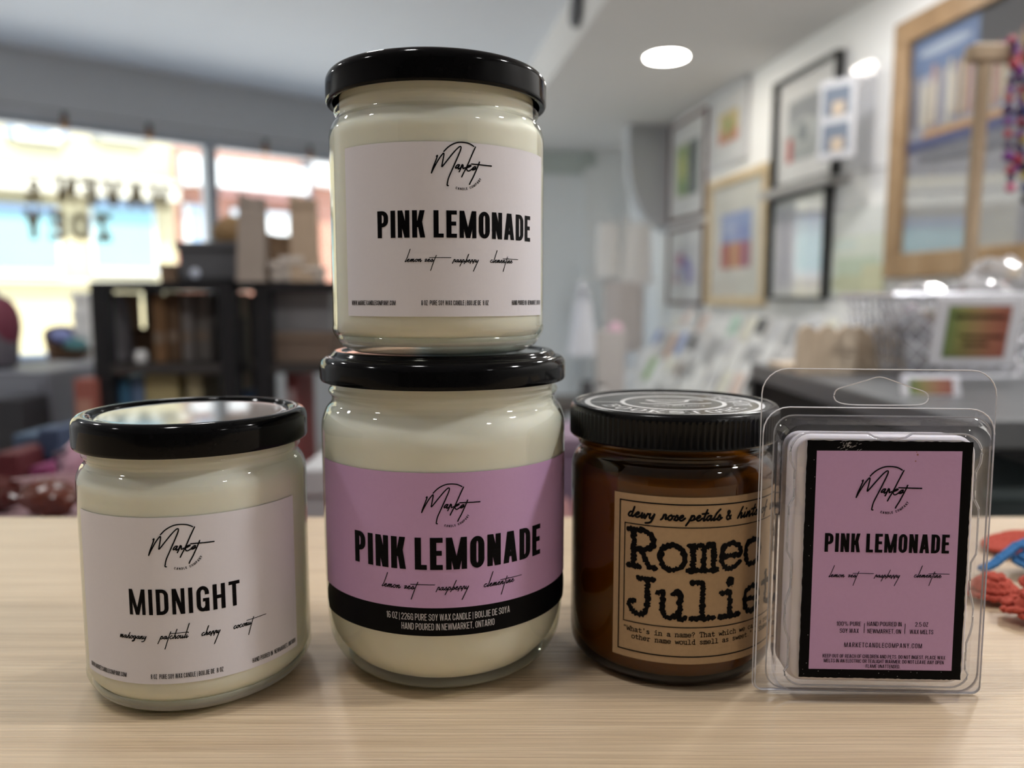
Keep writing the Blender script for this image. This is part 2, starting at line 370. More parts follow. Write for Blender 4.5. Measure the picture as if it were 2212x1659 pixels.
# the hand-written emblem: a large M under a drawn arc, long k and t strokes, "CANDLE COMPANY" round the lower right
def emblem(w=41):
    T = lambda pts: [(x/1000.0, -y/1000.0) for x, y in pts]
    q = []
    for pts in ([(560, 440), (700, 300), (850, 205), (1000, 150), (1160, 137), (1330, 155), (1440, 195), (1520, 240)],
                [(325, 595), (360, 572), (300, 740), (210, 960), (165, 1110)],
                [(165, 1110), (250, 940), (400, 680), (530, 510), (560, 520), (540, 650), (505, 820), (492, 910), (560, 840), (760, 590), (930, 390), (1050, 280), (1100, 285), (1085, 380), (980, 630), (820, 980), (700, 1250), (660, 1420), (655, 1480), (690, 1490)],
                [(1050, 835), (985, 840), (920, 920), (940, 945), (1000, 900), (1045, 840), (1000, 960), (1060, 940), (1120, 890)],
                [(1150, 825), (1110, 900), (1040, 1050)], [(1085, 945), (1130, 830), (1165, 850), (1160, 945), (1230, 915)],
                [(1575, 255), (1440, 540), (1300, 850), (1180, 1080), (1118, 1205)],
                [(1270, 900), (1330, 900), (1420, 850), (1400, 828), (1330, 860), (1280, 950), (1320, 1010), (1400, 985), (1500, 900)],
                [(1440, 955), (1530, 930), (1585, 870), (1530, 872), (1450, 950), (1500, 970), (1590, 925)],
                [(1710, 710), (1640, 880), (1500, 1180), (1400, 1360), (1372, 1425)],
                [(1440, 790), (1700, 795), (1900, 800), (2135, 802)]):
        q += stroke(T(pts), w/1000.0, n=5)
    txt = 'CANDLE COMPANY'; a = R(253)
    for ch in txt:
        if ch == ' ': a += R(5.0); continue
        g, ad = letter(ch, 0.62, 0.20, 0.18); k = 0.076
        a += ad*k/2/0.70
        ca, sa = math.cos(a), math.sin(a)
        for f in g:          # letters stand on the circle, tops to the centre
            q.append(tuple(Vector((1.13 + (0.745-p.y*k)*ca - (p.x-ad/2)*k*sa, -0.87 + (0.745-p.y*k)*sa + (p.x-ad/2)*k*ca)) for p in f))
        a += ad*k/2/0.70 + R(1.7)
    return q

# joined hand-written small letters, x-height 1
SCR = {
 'a': ([[(0.75, 0.9), (0.4, 0.85), (0.1, 0.35), (0.3, 0.02), (0.65, 0.4), (0.85, 0.95), (0.75, 0.2), (0.9, 0.02), (1.2, 0.4)]], 1.15),
 'c': ([[(0.75, 0.85), (0.5, 0.98), (0.1, 0.45), (0.25, 0.03), (0.6, 0.05), (1.0, 0.4)]], 0.95),
 'd': ([[(0.7, 0.85), (0.4, 0.9), (0.1, 0.35), (0.3, 0.02), (0.65, 0.35), (0.95, 'A')], [(0.95, 'A'), (0.65, 0.3), (0.8, 0.0), (1.15, 0.4)]], 1.1),
 'e': ([[(0.05, 0.35), (0.5, 0.55), (0.68, 0.85), (0.45, 0.95), (0.1, 0.45), (0.3, 0.02), (0.65, 0.08), (1.0, 0.45)]], 0.95),
 'f': ([[(0.1, 0.3), (0.6, 1.4), (0.9, 'H'), (0.7, 'H'), (0.35, 0.2), (0.0, 'D')], [(0.0, 0.7), (0.9, 0.8)]], 0.9),
 'g': ([[(0.75, 0.9), (0.4, 0.85), (0.1, 0.35), (0.3, 0.02), (0.65, 0.4), (0.85, 0.95), (0.5, -0.6), (0.0, 'G'), (-0.25, 'G'), (0.3, -0.4), (1.1, 0.45)]], 1.1),
 'h': ([[(0.9, 'H'), (0.45, 0.9), (0.1, 0.0)], [(0.15, 0.1), (0.55, 0.85), (0.8, 0.8), (0.65, 0.1), (0.8, 0.0), (1.15, 0.4)]], 1.1),
 'i': ([[(0.3, 0.9), (0.12, 0.1), (0.3, 0.0), (0.65, 0.4)], [(0.48, 1.55), (0.54, 1.62)]], 0.6),
 'l': ([[(1.1, 'L'), (0.5, 1.2), (0.1, 0.15), (0.25, 0.0), (0.6, 0.3)]], 0.6),
 'm': ([[(0.2, 0.9), (0.1, 0.0)], [(0.1, 0.0), (0.45, 0.9), (0.6, 0.85), (0.5, 0.0)], [(0.5, 0.0), (0.85, 0.9), (1.02, 0.85), (0.92, 0.1), (1.05, 0.0), (1.4, 0.4)]], 1.35),
 'n': ([[(0.2, 0.9), (0.08, 0.0)], [(0.08, 0.0), (0.5, 0.92), (0.7, 0.85), (0.55, 0.1), (0.7, 0.0), (1.05, 0.4)]], 1.0),
 'o': ([[(0.55, 0.95), (0.15, 0.6), (0.15, 0.1), (0.5, 0.05), (0.75, 0.5), (0.6, 0.92), (0.7, 0.7), (1.0, 0.8)]], 0.95),
 'p': ([[(0.4, 0.95), (0.15, 0.1), (-0.35, 'P')], [(0.1, 0.1), (0.6, 0.95), (0.85, 0.7), (0.7, 0.15), (0.3, 0.05)], [(0.5, 0.05), (1.1, 0.35)]], 1.1),
 'r': ([[(0.35, 0.95), (0.2, 0.3), (-0.05, 'R')], [(0.15, 0.2), (0.4, 0.9), (0.7, 0.95), (0.65, 0.3), (0.75, 0.1), (1.0, 0.4)]], 0.95),
 's': ([[(0.1, 0.1), (0.5, 1.0), (0.65, 0.4), (0.5, 0.0), (0.15, 0.1)], [(0.5, 0.0), (0.95, 0.4)]], 0.8),
 't': ([[(0.75, 'T'), (0.3, 0.3), (-0.3, 'Y')]], 0.6),
 'T': ([[(0.75, 'H'), (0.3, 0.3), (0.4, 0.0), (0.75, 0.35)], [(0.0, 1.25), (0.95, 1.35)]], 0.7),
 'u': ([[(0.2, 0.9), (0.1, 0.2), (0.3, 0.0), (0.65, 0.5), (0.75, 0.9), (0.65, 0.1), (0.8, 0.0), (1.1, 0.4)]], 1.05),
 'w': ([[(0.2, 0.9), (0.1, 0.15), (0.3, 0.0), (0.6, 0.8), (0.55, 0.1), (0.75, 0.0), (1.05, 0.85), (1.3, 0.7)]], 1.25),
 'y': ([[(0.2, 0.9), (0.12, 0.2), (0.35, 0.05), (0.7, 0.6), (0.85, 0.95), (0.4, -0.6), (-0.4, 'Y')]], 0.95),
 'b': ([[(1.0, 'H'), (0.5, 1.1), (-0.1, -0.6)], [(0.15, 0.1), (0.6, 0.9), (0.8, 0.6), (0.5, 0.05), (0.3, 0.05)], [(0.5, 0.05), (1.0, 0.4)]], 1.0),
 'z': ([[(0.1, 0.75), (0.4, 0.95), (0.65, 0.8), (0.1, 0.1), (0.45, 0.15), (0.85, 0.2)]], 0.85),
 '&': ([[(1.0, 0.1), (0.25, 1.2), (0.45, 1.6), (0.7, 1.3), (0.1, 0.5), (0.3, 0.0), (0.7, 0.1), (1.0, 0.7)]], 1.3),
}
HI = {'A': 2.2, 'H': 3.0, 'L': 4.6, 'T': 2.3, 'P': -1.5, 'R': -0.5, 'Y': -3.3, 'G': -2.0, 'D': -1.4}
LO = {'A': 1.9, 'H': 1.9, 'L': 2.0, 'T': 1.8, 'P': -0.9, 'R': 0.0, 'Y': -0.9, 'G': -0.9, 'D': -0.9}
def script(word, u0, u1, v, xh, w, hi=HI, slant=0.32, bar=None):
    x = 0.0; S = []; 
    for ch in word:
        if ch == ' ': x += 0.7; continue
        st, a = SCR[ch]
        for pts in st: S.append([(x+px, hi[py] if isinstance(py, str) else py) for px, py in pts])
        x += a
    k = (u1-u0)/x; q = []; w *= 1.3
    for pts in S: q += stroke([(u0+px*k+slant*py*xh*0.5, v+py*xh) for px, py in pts], w, n=4)
    if bar: q += stroke([(bar[0], bar[2]), (bar[1], bar[2]+(bar[3] if len(bar) > 3 else 0))], w*0.8, sm=False)
    return q

# typewriter letters: cell width 1, x-height 1, capitals 1.42
TW = {
 'R': [[(0.0, 1.38), (0.5, 1.38), (0.8, 1.2), (0.8, 0.85), (0.5, 0.68), (0.2, 0.68)], [(0.17, 1.38), (0.17, 0.02)], [(-0.02, 0.02), (0.36, 0.02)], [(0.42, 0.66), (0.7, 0.06), (0.9, 0.02)]],
 'o': [[(0.45, 0.95), (0.15, 0.82), (0.08, 0.48), (0.18, 0.12), (0.45, 0.02), (0.74, 0.14), (0.84, 0.48), (0.74, 0.82), (0.45, 0.95)]],
 'm': [[(0.0, 0.93), (0.12, 0.93), (0.12, 0.02)], [(-0.02, 0.02), (0.26, 0.02)], [(0.12, 0.8), (0.3, 0.95), (0.46, 0.85), (0.46, 0.02)], [(0.37, 0.02), (0.58, 0.02)], [(0.48, 0.82), (0.68, 0.95), (0.82, 0.82), (0.82, 0.02)], [(0.72, 0.02), (0.94, 0.02)]],
 'e': [[(0.12, 0.5), (0.8, 0.5), (0.76, 0.82), (0.46, 0.95), (0.16, 0.8), (0.1, 0.42), (0.22, 0.1), (0.48, 0.01), (0.82, 0.2)]],
 'J': [[(0.35, 1.38), (0.85, 1.38)], [(0.66, 1.38), (0.66, 0.35), (0.52, 0.06), (0.28, 0.02), (0.08, 0.22), (0.06, 0.42), (0.2, 0.5)]],
 'u': [[(0.0, 0.93), (0.17, 0.93), (0.17, 0.25), (0.3, 0.04), (0.52, 0.06), (0.7, 0.22)], [(0.52, 0.93), (0.72, 0.93), (0.72, 0.04), (0.9, 0.03)]],
 'l': [[(0.12, 1.36), (0.47, 1.36), (0.47, 0.02)], [(0.1, 0.02), (0.86, 0.02)]],
 'i': [[(0.14, 0.92), (0.46, 0.92), (0.46, 0.02)], [(0.08, 0.02), (0.85, 0.02)], [(0.44, 1.3), (0.46, 1.31)]],
 't': [[(0.35, 1.3), (0.35, 0.25), (0.48, 0.05), (0.7, 0.06), (0.84, 0.2)], [(0.08, 0.9), (0.78, 0.9)]],
 '&': [[(0.9, 0.05), (0.2, 0.95), (0.36, 1.3), (0.58, 1.1), (0.1, 0.4), (0.3, 0.04), (0.62, 0.16), (0.84, 0.62)]],
 'W': [[(0.0, 1.38), (0.2, 0.0), (0.45, 1.0), (0.7, 0.0), (0.9, 1.38)]],
 'h': [[(0.02, 1.36), (0.16, 1.36), (0.16, 0.02)], [(0.0, 0.02), (0.3, 0.02)], [(0.16, 0.75), (0.45, 0.95), (0.72, 0.8), (0.72, 0.02)], [(0.58, 0.02), (0.88, 0.02)]],
 'a': [[(0.12, 0.8), (0.42, 0.95), (0.7, 0.8), (0.7, 0.05), (0.9, 0.03)], [(0.7, 0.55), (0.3, 0.5), (0.1, 0.25), (0.3, 0.02), (0.7, 0.2)]],
 's': [[(0.74, 0.75), (0.45, 0.95), (0.16, 0.75), (0.45, 0.5), (0.76, 0.25), (0.45, 0.02), (0.12, 0.2)]],
 'n': [[(0.0, 0.93), (0.16, 0.93), (0.16, 0.02)], [(0.0, 0.02), (0.3, 0.02)], [(0.16, 0.75), (0.45, 0.95), (0.72, 0.8), (0.72, 0.02)], [(0.58, 0.02), (0.88, 0.02)]],
 'T': [[(0.05, 1.1), (0.05, 1.38), (0.85, 1.38), (0.85, 1.1)], [(0.45, 1.38), (0.45, 0.02)], [(0.25, 0.02), (0.65, 0.02)]],
 'w': [[(0.0, 0.93), (0.22, 0.02), (0.45, 0.8), (0.68, 0.02), (0.9, 0.93)]],
 'c': [[(0.78, 0.72), (0.45, 0.95), (0.14, 0.75), (0.1, 0.35), (0.4, 0.02), (0.8, 0.2)]],
 'r': [[(0.08, 0.93), (0.28, 0.93), (0.28, 0.02)], [(0.08, 0.02), (0.55, 0.02)], [(0.28, 0.65), (0.5, 0.92), (0.8, 0.85)]],
 'd': [[(0.55, 1.36), (0.72, 1.36), (0.72, 0.03), (0.9, 0.03)], [(0.72, 0.75), (0.42, 0.95), (0.12, 0.5), (0.4, 0.02), (0.72, 0.2)]],
 'b': [[(0.0, 1.36), (0.16, 1.36), (0.16, 0.03)], [(0.16, 0.75), (0.45, 0.95), (0.78, 0.5), (0.45, 0.02), (0.16, 0.2)]],
 'y': [[(0.0, 0.93), (0.45, 0.05)], [(0.88, 0.93), (0.35, -0.35), (0.05, -0.38)]],
 'p': [[(0.0, 0.93), (0.16, 0.93), (0.16, -0.4)], [(0.16, 0.75), (0.45, 0.95), (0.78, 0.5), (0.45, 0.02), (0.16, 0.2)]],
 'S': [[(0.78, 1.1), (0.45, 1.38), (0.12, 1.1), (0.45, 0.75), (0.8, 0.35), (0.45, 0.02), (0.1, 0.25)]],
 'k': [[(0.0, 1.36), (0.16, 1.36), (0.16, 0.02)], [(0.75, 0.93), (0.2, 0.4)], [(0.35, 0.55), (0.85, 0.02)]],
 '?': [[(0.12, 1.1), (0.3, 1.36), (0.65, 1.3), (0.7, 1.0), (0.42, 0.7), (0.42, 0.4)], [(0.42, 0.05), (0.43, 0.06)]],
 "'": [[(0.45, 1.4), (0.45, 1.0)]], '"': [[(0.3, 1.4), (0.3, 1.0)], [(0.6, 1.4), (0.6, 1.0)]], '.': [[(0.42, 0.05), (0.44, 0.06)]],
 '-': [[(0.05, 0.5), (0.85, 0.5)]],
}
SHARP = set('RTlmnuhtiwWrdbkJ')
def typed(text, u0, v, pitch, xh, w, rough=0.0):
    q = []
    for i, ch in enumerate(text):
        if ch == ' ': continue
        for pts in TW[ch]:
            flat = len(pts) <= 3
            q += stroke([(u0+(i+px)*pitch, v+py*xh) for px, py in pts], w*(1.7 if (ch == 'i' and len(pts) == 2 and pts[0][1] > 1.2) else 1.0), sm=not flat, rough=rough, n=4 if not rough else 6)
    return q

def split(q, lim):
    out = []; st = list(q)
    while st:
        a, b, c, d = st.pop()
        e1 = max((b-a).length, (c-d).length); e2 = max((c-b).length, (d-a).length)
        if max(e1, e2) <= lim: out.append((a, b, c, d)); continue
        if e1 >= e2: m, n = (a+b)/2, (d+c)/2; st += [(a, m, n, d), (m, b, c, n)]
        else: m, n = (b+c)/2, (a+d)/2; st += [(a, b, m, n), (n, m, c, d)]
    return out
def lay(q, fn, name, material, parent, lift=0.1, lim=2.5, k=0.001):
    mb = MB(k)
    for i, f in enumerate(split(q, lim)):
        l = lift + (i % 5)*0.004; pts = [fn(p.x, p.y, l) for p in f]
        if (Vector(f[2])-Vector(f[3])).length < 1e-9: pts = pts[:3]
        mb.add(pts, [list(range(len(pts)))])
    return mb.build(name, material, parent, fix=False)
def on_cyl(Rm): return lambda u, v, l: ((Rm+l)*math.sin(u/Rm), -(Rm+l)*math.cos(u/Rm), v)
def on_front(d): return lambda u, v, l: (u, -(d+l), v)
def cyl_patch(mb, Rm, u0, u1, v0, v1, l, n=60, rc=0.0):
    """a paper label bent round a jar, corners rounded by rc"""
    fn = on_cyl(Rm); cols = []
    for i in range(n+1):
        u = u0+(u1-u0)*i/n; e = min(u-u0, u1-u); c = 0.0
        if rc and e < rc: c = rc-math.sqrt(max(0, rc*rc-(rc-e)**2))
        cols.append((u, v0+c, v1-c))
    vs = [fn(u, z, l) for u, a, b in cols for z in (a, b)]
    mb.add(vs, [(2*i, 2*i+2, 2*i+3, 2*i+1) for i in range(n)])

# ------------------------------------------------------------------ the shop: shell
PAINT = mat('warm_white_wall_paint', (0.84, 0.835, 0.82), 0.75, var=0.02, scale=8, bump=0.02)
CEILP = mat('white_ceiling_paint', (0.74, 0.76, 0.80), 0.8, var=0.02, scale=6)
GREYP = mat('cool_grey_wall_paint', (0.50, 0.51, 0.53), 0.75, var=0.02, scale=8)
GREENP = mat('pale_green_grey_paint', (0.62, 0.67, 0.63), 0.75, var=0.02, scale=8)
S0, S1, LEFT_L = -3.2, 6.2, 3.3
def frame_mb(fn): g = MB(); fn(g); return g
def struct(name, g, m, rotz=None, loc=(0, 0, 0), parent=None):
    o = g.build(name, m, parent)
    if rotz is not None: o.rotation_euler = (0, 0, rotz); o.location = loc
    if not parent: o['kind'] = 'structure'
    return o
def L2(lat, s): p = LEFT*lat + DIR*s; return (p.x, p.y)
g = MB(); g.box(-4.5, 3.5, -4.5, 8.5, FLOOR_Z-0.1, FLOOR_Z); struct('floor', g, wood('pale_floor_boards', (0.38, 0.36, 0.33), (0.44, 0.42, 0.39), (0.5, 0.47, 0.43), rough=0.45, grain=(1.2, 12, 12)))
g = MB(); g.prism([L2(-1.85, S0), L2(-1.97, S0), L2(-1.97, S1+0.1), L2(-1.85, S1+0.1)], 'z', FLOOR_Z, 1.75); struct('wall_right', g, PAINT)
wt = lambda t, k=0.0: tuple((WIN_P + WIN_T*t + WIN_N*k).xy)
g = MB(); g.prism([L2(-1.86, S1), L2(-1.86, S1+0.12), L2(-0.32, S1+0.12), L2(-0.32, S1)], 'z', FLOOR_Z, 1.75); g.prism([L2(-0.32, S1), L2(-0.42, S1+0.1), L2(-0.42, S1+0.32), L2(-0.32, S1+0.30)], 'z', FLOOR_Z, 1.75); struct('wall_back', g, GREENP)
g = MB(); g.prism([L2(LEFT_L, S0), wt(-1.3), wt(-1.45, 0.1), L2(LEFT_L+0.12, S0)], 'z', FLOOR_Z, 1.75); struct('wall_left', g, PAINT)
g = MB(); g.prism([L2(-1.97, S0), L2(LEFT_L+0.12, S0), L2(LEFT_L+0.12, S0-0.12), L2(-1.97, S0-0.12)], 'z', FLOOR_Z, 1.75); struct('wall_rear', g, mat('darkened_rear_wall', (0.20, 0.195, 0.19), 0.75))  # unseen wall coloured dark so reflections in the lids stay dim
HEAD, SILL, T0, TM0, TM1, T1 = 1.155, -0.222, -1.05, 1.181, 1.252, 2.90
g = MB()
g.prism([wt(-1.45), wt(3.1), wt(3.1, 0.16), wt(-1.45, 0.16)], 'z', HEAD, 1.75)
g.prism([wt(-1.45), wt(3.1), wt(3.1, 0.16), wt(-1.45, 0.16)], 'z', FLOOR_Z, SILL)
g.prism([wt(-1.45), wt(T0), wt(T0, 0.16), wt(-1.45, 0.16)], 'z', SILL, HEAD)
g.prism([wt(T1), wt(3.1), wt(3.1, 0.16), wt(T1, 0.16)], 'z', SILL, HEAD)
struct('wall_front', g, GREYP)
g = MB(); g.prism([L2(-0.84, S0-0.1), L2(LEFT_L+0.15, S0-0.1), wt(-1.5, 0.2), wt(3.3, 0.2), L2(-0.84, S1+0.35)], 'z', CEIL_Z, 1.75); struct('ceiling', g, CEILP)
g = MB(); g.prism([L2(-0.84, S0-0.1), L2(-1.97, S0-0.1), L2(-1.97, S1+0.1), L2(-0.84, S1+0.1)], 'z', SOFFIT_Z, 1.75); struct('ceiling_soffit', g, mat('soffit_paint', (0.70, 0.68, 0.66), 0.8, var=0.02, scale=6))
# arched spandrel standing out of the right-hand wall, seen against the brighter end of the shop
arch = [(0.0, 1.285), (0.285, 1.285), (0.275, 1.0), (0.25, 0.86), (0.20, 0.74), (0.13, 0.655), (0.05, 0.60), (0.0, 0.585)]
g = MB(); g.prism([(-x, z) for x, z in arch], 'y', 0.0, 0.10); struct('wall_arch', g, GREYP, ROT_BACK, W(5.18, 0, 0))
g = MB(); g.box(-0.025, 0.025, 0, 0.05, FLOOR_Z, 0.60); struct('trim_1', g, mat('white_trim_paint', (0.78, 0.78, 0.76), 0.5), ROT_BACK, W(5.2, 0.17, 0))
g = MB(); g.box(-0.13, 0.13, 0, 0.08, FLOOR_Z, SOFFIT_Z); struct('bright_wall_panel', g, MATS['white_trim_paint'], ROT_BACK, W(6.1, 0.12, 0))  # white panel added to stand for the brightly lit back wall
# doorway in the end wall
dl = thing('door_1', None, None, W(6.19, 0.62, 0), ROT_BACK); dl['kind'] = 'structure'
g = MB(); g.box(-0.28, 0.28, -0.03, 0.0, FLOOR_Z, 1.10); g.build('door_panel', mat('white_door_paint', (0.80, 0.82, 0.82), 0.45), dl)
for x in (-0.33, 0.33):
    g = MB(); g.box(x-0.05, x+0.05, -0.06, 0.0, FLOOR_Z, 1.16); g.build('door_jamb', MATS['white_trim_paint'], dl)
g = MB(); g.ball((0.23, -0.06, 0.05), 0.028); g.build('door_knob', mat('brass', (0.55, 0.40, 0.16), 0.3, 1.0), dl, smooth=True)

# shop window: two panes, mullion, head and sill
PANE = clear('window_pane', (0.97, 0.985, 0.98), (0.80, 0.86, 0.84), rough=0.0, gain=0.8)
ALU = mat('grey_window_frame', (0.30, 0.32, 0.36), 0.45, 0.3)
w1 = thing('window_1', None, None, WIN_P, ROT_WIN); w1['kind'] = 'structure'
g = MB(); g.box(T0, T1, -0.02, 0.10, HEAD-0.045, HEAD+0.0); g.build('head_rail', ALU, w1)
g = MB(); g.box(TM0, TM1, -0.01, 0.09, SILL, HEAD-0.045); g.build('mullion', ALU, w1)
g = MB(); g.box(T0, T1, -0.10, 0.12, SILL, SILL+0.03); g.build('window_sill', mat('pale_blue_sill', (0.50, 0.60, 0.78), 0.35), w1)
for a, c in ((T0, TM0), (TM1, T1)):
    g = MB(); g.quad((a, 0.04, SILL+0.03), (c, 0.04, SILL+0.03), (c, 0.04, HEAD-0.045), (a, 0.04, HEAD-0.045)); g.build('glass_pane', PANE, w1)
# lettering stuck on the outside of the glass, so it reads backwards from inside
VINYL = mat('tan_window_vinyl', (0.26, 0.19, 0.09), 0.5)
def mirrored(text, u_first, u_last, v, h):         # first letter stands furthest right
    q = caps(text, -u_first, -u_last, v, h, w=0.74, s=0.27, h=0.24, gap=0.22, space=0.3); return [tuple(Vector((-p.x, p.y)) for p in f) for f in q]
q = mirrored('HAVEN', 0.95, 0.33, 0.69, 0.15) + mirrored('&', 0.245, 0.165, 0.69, 0.12) + mirrored('ZOEY', 0.61, 0.145, 0.475, 0.17)
wl = lay(q, lambda u, v, l: (u, 0.045+l, v), 'window_lettering', VINYL, None, lift=0.0, lim=0.3, k=1.0)
wl.location = WIN_P; wl.rotation_euler = (0, 0, ROT_WIN); tag(wl, 'tan vinyl shop name lettered backwards across the left window pane', 'lettering')

# lights: one visible downlight in the soffit, the others of its rows behind and above the camera
def spot(p, power, r=0.08, col=(1.0, 0.985, 0.97)):
    ld = bpy.data.lights.new('downlight', 'AREA'); ld.shape = 'DISK'; ld.size = 2*r; ld.energy = power; ld.color = col
    o = bpy.data.objects.new('downlight', ld); COL.objects.link(o); o.location = p; return o
t = thing('ceiling_light', 'round recessed ceiling light shining in the soffit at upper right', 'ceiling light', W(3.75, 0.535, SOFFIT_Z))
g = MB(); g.lathe([(0.098, -0.004), (0.112, -0.006), (0.116, 0.0)], 48, close=False); g.build('trim_ring', MATS['white_trim_paint'], t, smooth=True)
g = MB(); g.lathe([(0.098, -0.004), (0.001, -0.004)], 48, close=False); g.build('diffuser', mat('lit_diffuser', (0.9, 0.9, 0.9), 0.5, emit=(1.0, 0.93, 0.82), estr=LAMP), t)
for s, k in SPOT_R: spot(W(s, 0.535, SOFFIT_Z-0.004), PW_R*k)
for lat, s in SPOT_L:
    p = LEFT*lat + DIR*s; spot((p.x, p.y, CEIL_Z-0.004), PW_L)
t = thing('ceiling_speaker', 'dark grey oval speaker on the bright face of the soffit above the tall jar', 'speaker', LEFT*-0.835 + DIR*3.55 + Vector((0, 0, 1.40)), ROT_RIGHT)
g = MB(); g.lathe([(0.001, 0.0), (0.06, 0.0), (0.07, -0.01), (0.07, -0.03)], 32, close=False)
o = g.build('speaker_body', mat('dark_grey_mesh', (0.10, 0.10, 0.11), 0.6, scale=900, bump=0.3), t, smooth=True); o.rotation_euler = (PI/2, 0, 0); o.location = (0, -0.03, 0)

# ------------------------------------------------------------------ across the street
BK = 9.0
ST = Matrix.Translation(WIN_P + WIN_N*BK) @ Matrix.Rotation(ROT_WIN, 4, 'Z')
YEL = mat('yellow_stucco', (0.34, 0.295, 0.18), 0.85, var=0.12, scale=3); STONE = mat('pale_stone', (0.37, 0.345, 0.28), 0.8, var=0.06, scale=4)
TEAL = mat('teal_shop_glass', (0.15, 0.27, 0.28), 0.3, var=0.05, scale=2); SHADE = mat('blue_grey_blind', (0.14, 0.20, 0.28), 0.6); WHITE_F = mat('white_joinery', (0.44, 0.44, 0.43), 0.6)
def F(px, py): return win(px, py, BK)
b1 = thing('yellow_building', 'sunlit yellow building across the street with two teal shop windows', 'building', mtx=ST)
ux, _ = F(376, 450); g = MB(); g.box(-6.0, ux, 0, 3.0, -1.05, 6.0); g.build('facade', YEL, b1)
def facade_rect(parent, name, px0, px1, py0, py1, y0, y1, m):
    (u0, z1), (u1, z1b) = F(px0, py0), F(px1, py0); z0 = F(px0, py1)[1]
    g = MB(); g.box(u0, u1, y0, y1, z0, z1); return g.build(name, m, parent)
for a, c in ((-150, 122), (190, 330)):
    fr = facade_rect(b1, 'shop_window', a, c, 428, 592, -0.10, 0.0, WHITE_F)
    facade_rect(fr, 'pane', a+6, c-6, 436, 576, -0.13, -0.10, TEAL); facade_rect(fr, 'blind', a+6, c-6, 432, 452, -0.16, -0.13, SHADE)
facade_rect(b1, 'cornice', -300, 372, 356, 388, -0.35, 0.0, STONE); facade_rect(b1, 'ledge', -300, 372, 330, 344, -0.18, 0.0, STONE); facade_rect(b1, 'plinth', -300, 374, 598, 606, -0.15, 0.0, STONE)
for a, c in ((28, 126), (212, 300)):
    fr = facade_rect(b1, 'upper_window', a, c, 255, 300, -0.10, 0.0, WHITE_F); facade_rect(fr, 'shutter', a-18, a-2, 255, 296, -0.08, 0.0, SHADE); facade_rect(fr, 'shutter', c+2, c+18, 258, 298, -0.08, 0.0, SHADE); facade_rect(fr, 'pane', a+22, c-22, 252, 286, -0.14, -0.10, SHADE)
b2 = thing('brick_building', 'red brick building across the street under a long white fascia', 'building', mtx=ST)
ux2, _ = F(376, 450); g = MB(); g.box(ux2+0.02, 16.0, 0.1, 3.0, -1.05, 6.0); g.build('facade', brick('red_brick', (0.24, 0.085, 0.05), (0.28, 0.105, 0.065), (0.32, 0.26, 0.21), 4.0), b2)
facade_rect(b2, 'white_fascia', 381, 652, 338, 398, -0.25, 0.1, WHITE_F); facade_rect(b2, 'white_fascia', 664, 900, 338, 400, -0.25, 0.1, WHITE_F); facade_rect(b2, 'brick_band', 470, 652, 398, 425, -0.12, 0.1, mat('pink_brick_band', (0.27, 0.14, 0.12), 0.85))
facade_rect(b2, 'downpipe', 654, 664, 330, 620, -0.14, 0.1, mat('dark_pipe', (0.05, 0.05, 0.06), 0.5))
fr = facade_rect(b2, 'shop_window', 396, 436, 440, 560, 0.0, 0.1, WHITE_F); facade_rect(fr, 'pane', 412, 432, 448, 560, -0.03, 0.0, SHADE)
facade_rect(b2, 'shop_window', 500, 640, 450, 600, 0.0, 0.1, WHITE_F)
facade_rect(b2, 'wall_lamp', 384, 400, 385, 402, -0.3, 0.1, WHITE_F)
g = MB(); g.box(-30, 30, -BK+0.3, 3, -1.15, -1.05); o = g.build('street', mat('pale_pavement', (0.78, 0.77, 0.74), 0.9, var=0.08, scale=2)); o.matrix_world = ST; o['kind'] = 'structure'

# ------------------------------------------------------------------ shared materials
INK = mat('black_ink', (0.003, 0.003, 0.004), 0.35, var=0.2, spec=0.06)
GREYINK = mat('grey_print', (0.62, 0.60, 0.63), 0.5)
WHITEPAPER = mat('white_label_paper', (0.71, 0.70, 0.77), 0.42, var=0.015, scale=900, bump=0.03)
PINKPAPER = mat('mauve_label_paper', (0.53, 0.325, 0.57), 0.38, var=0.03, scale=900, bump=0.03)
BLACKPAPER = mat('black_label_paper', (0.003, 0.003, 0.004), 0.4, var=0.2, spec=0.06)
KRAFT = mat('kraft_label_paper', (0.40, 0.27, 0.15), 0.6, var=0.10, scale=700, bump=0.05)
WAX = mat('cream_soy_wax', (0.76, 0.75, 0.70), 0.45, var=0.03, scale=120, sss=0.35, sssr=0.006)
LIDBLACK = mat('black_gloss_lid', (0.003, 0.003, 0.0035), 0.09, var=0.3, scale=300, spec=0.12)
LIDTOP = mat('black_lid_top_panel', (0.010, 0.010, 0.011), 0.22, var=0.3, scale=900, bump=0.25, coat=1.0, spec=0.8)
GLASS = clear('jar_glass', (0.97, 0.98, 0.95), (0.80, 0.82, 0.70), rough=0.015, gain=1.2)
BASEGLASS = clear('jar_base_glass', (0.92, 0.97, 0.92), (0.76, 0.86, 0.77), rough=0.03, gain=2.0, haze=0.30)  # diffuse haze imitates light gathered in the thick greenish base

# ------------------------------------------------------------------ counter top
cn = thing('counter', 'light oak laminate shop counter that the candles stand on', 'counter', (0, 0.16, 0))
b = MB(); b.rbox(-1.25, 1.25, -0.42, 0.291, -0.04, 0.0, 0.0015, seg=2)
b.build('worktop', wood('oak_laminate', (0.58, 0.435, 0.28), (0.66, 0.51, 0.34), (0.71, 0.56, 0.385), rough=0.32, grain=(1.6, 110, 110), bump=0.7, scale=1.4, coat=0.35), cn)
b = MB(); b.box(-1.2, 1.2, -0.36, 0.25, FLOOR_Z+0.001, -0.04)
b.build('cabinet_panel', mat('white_counter_panel', (0.55, 0.53, 0.50), 0.5), cn)

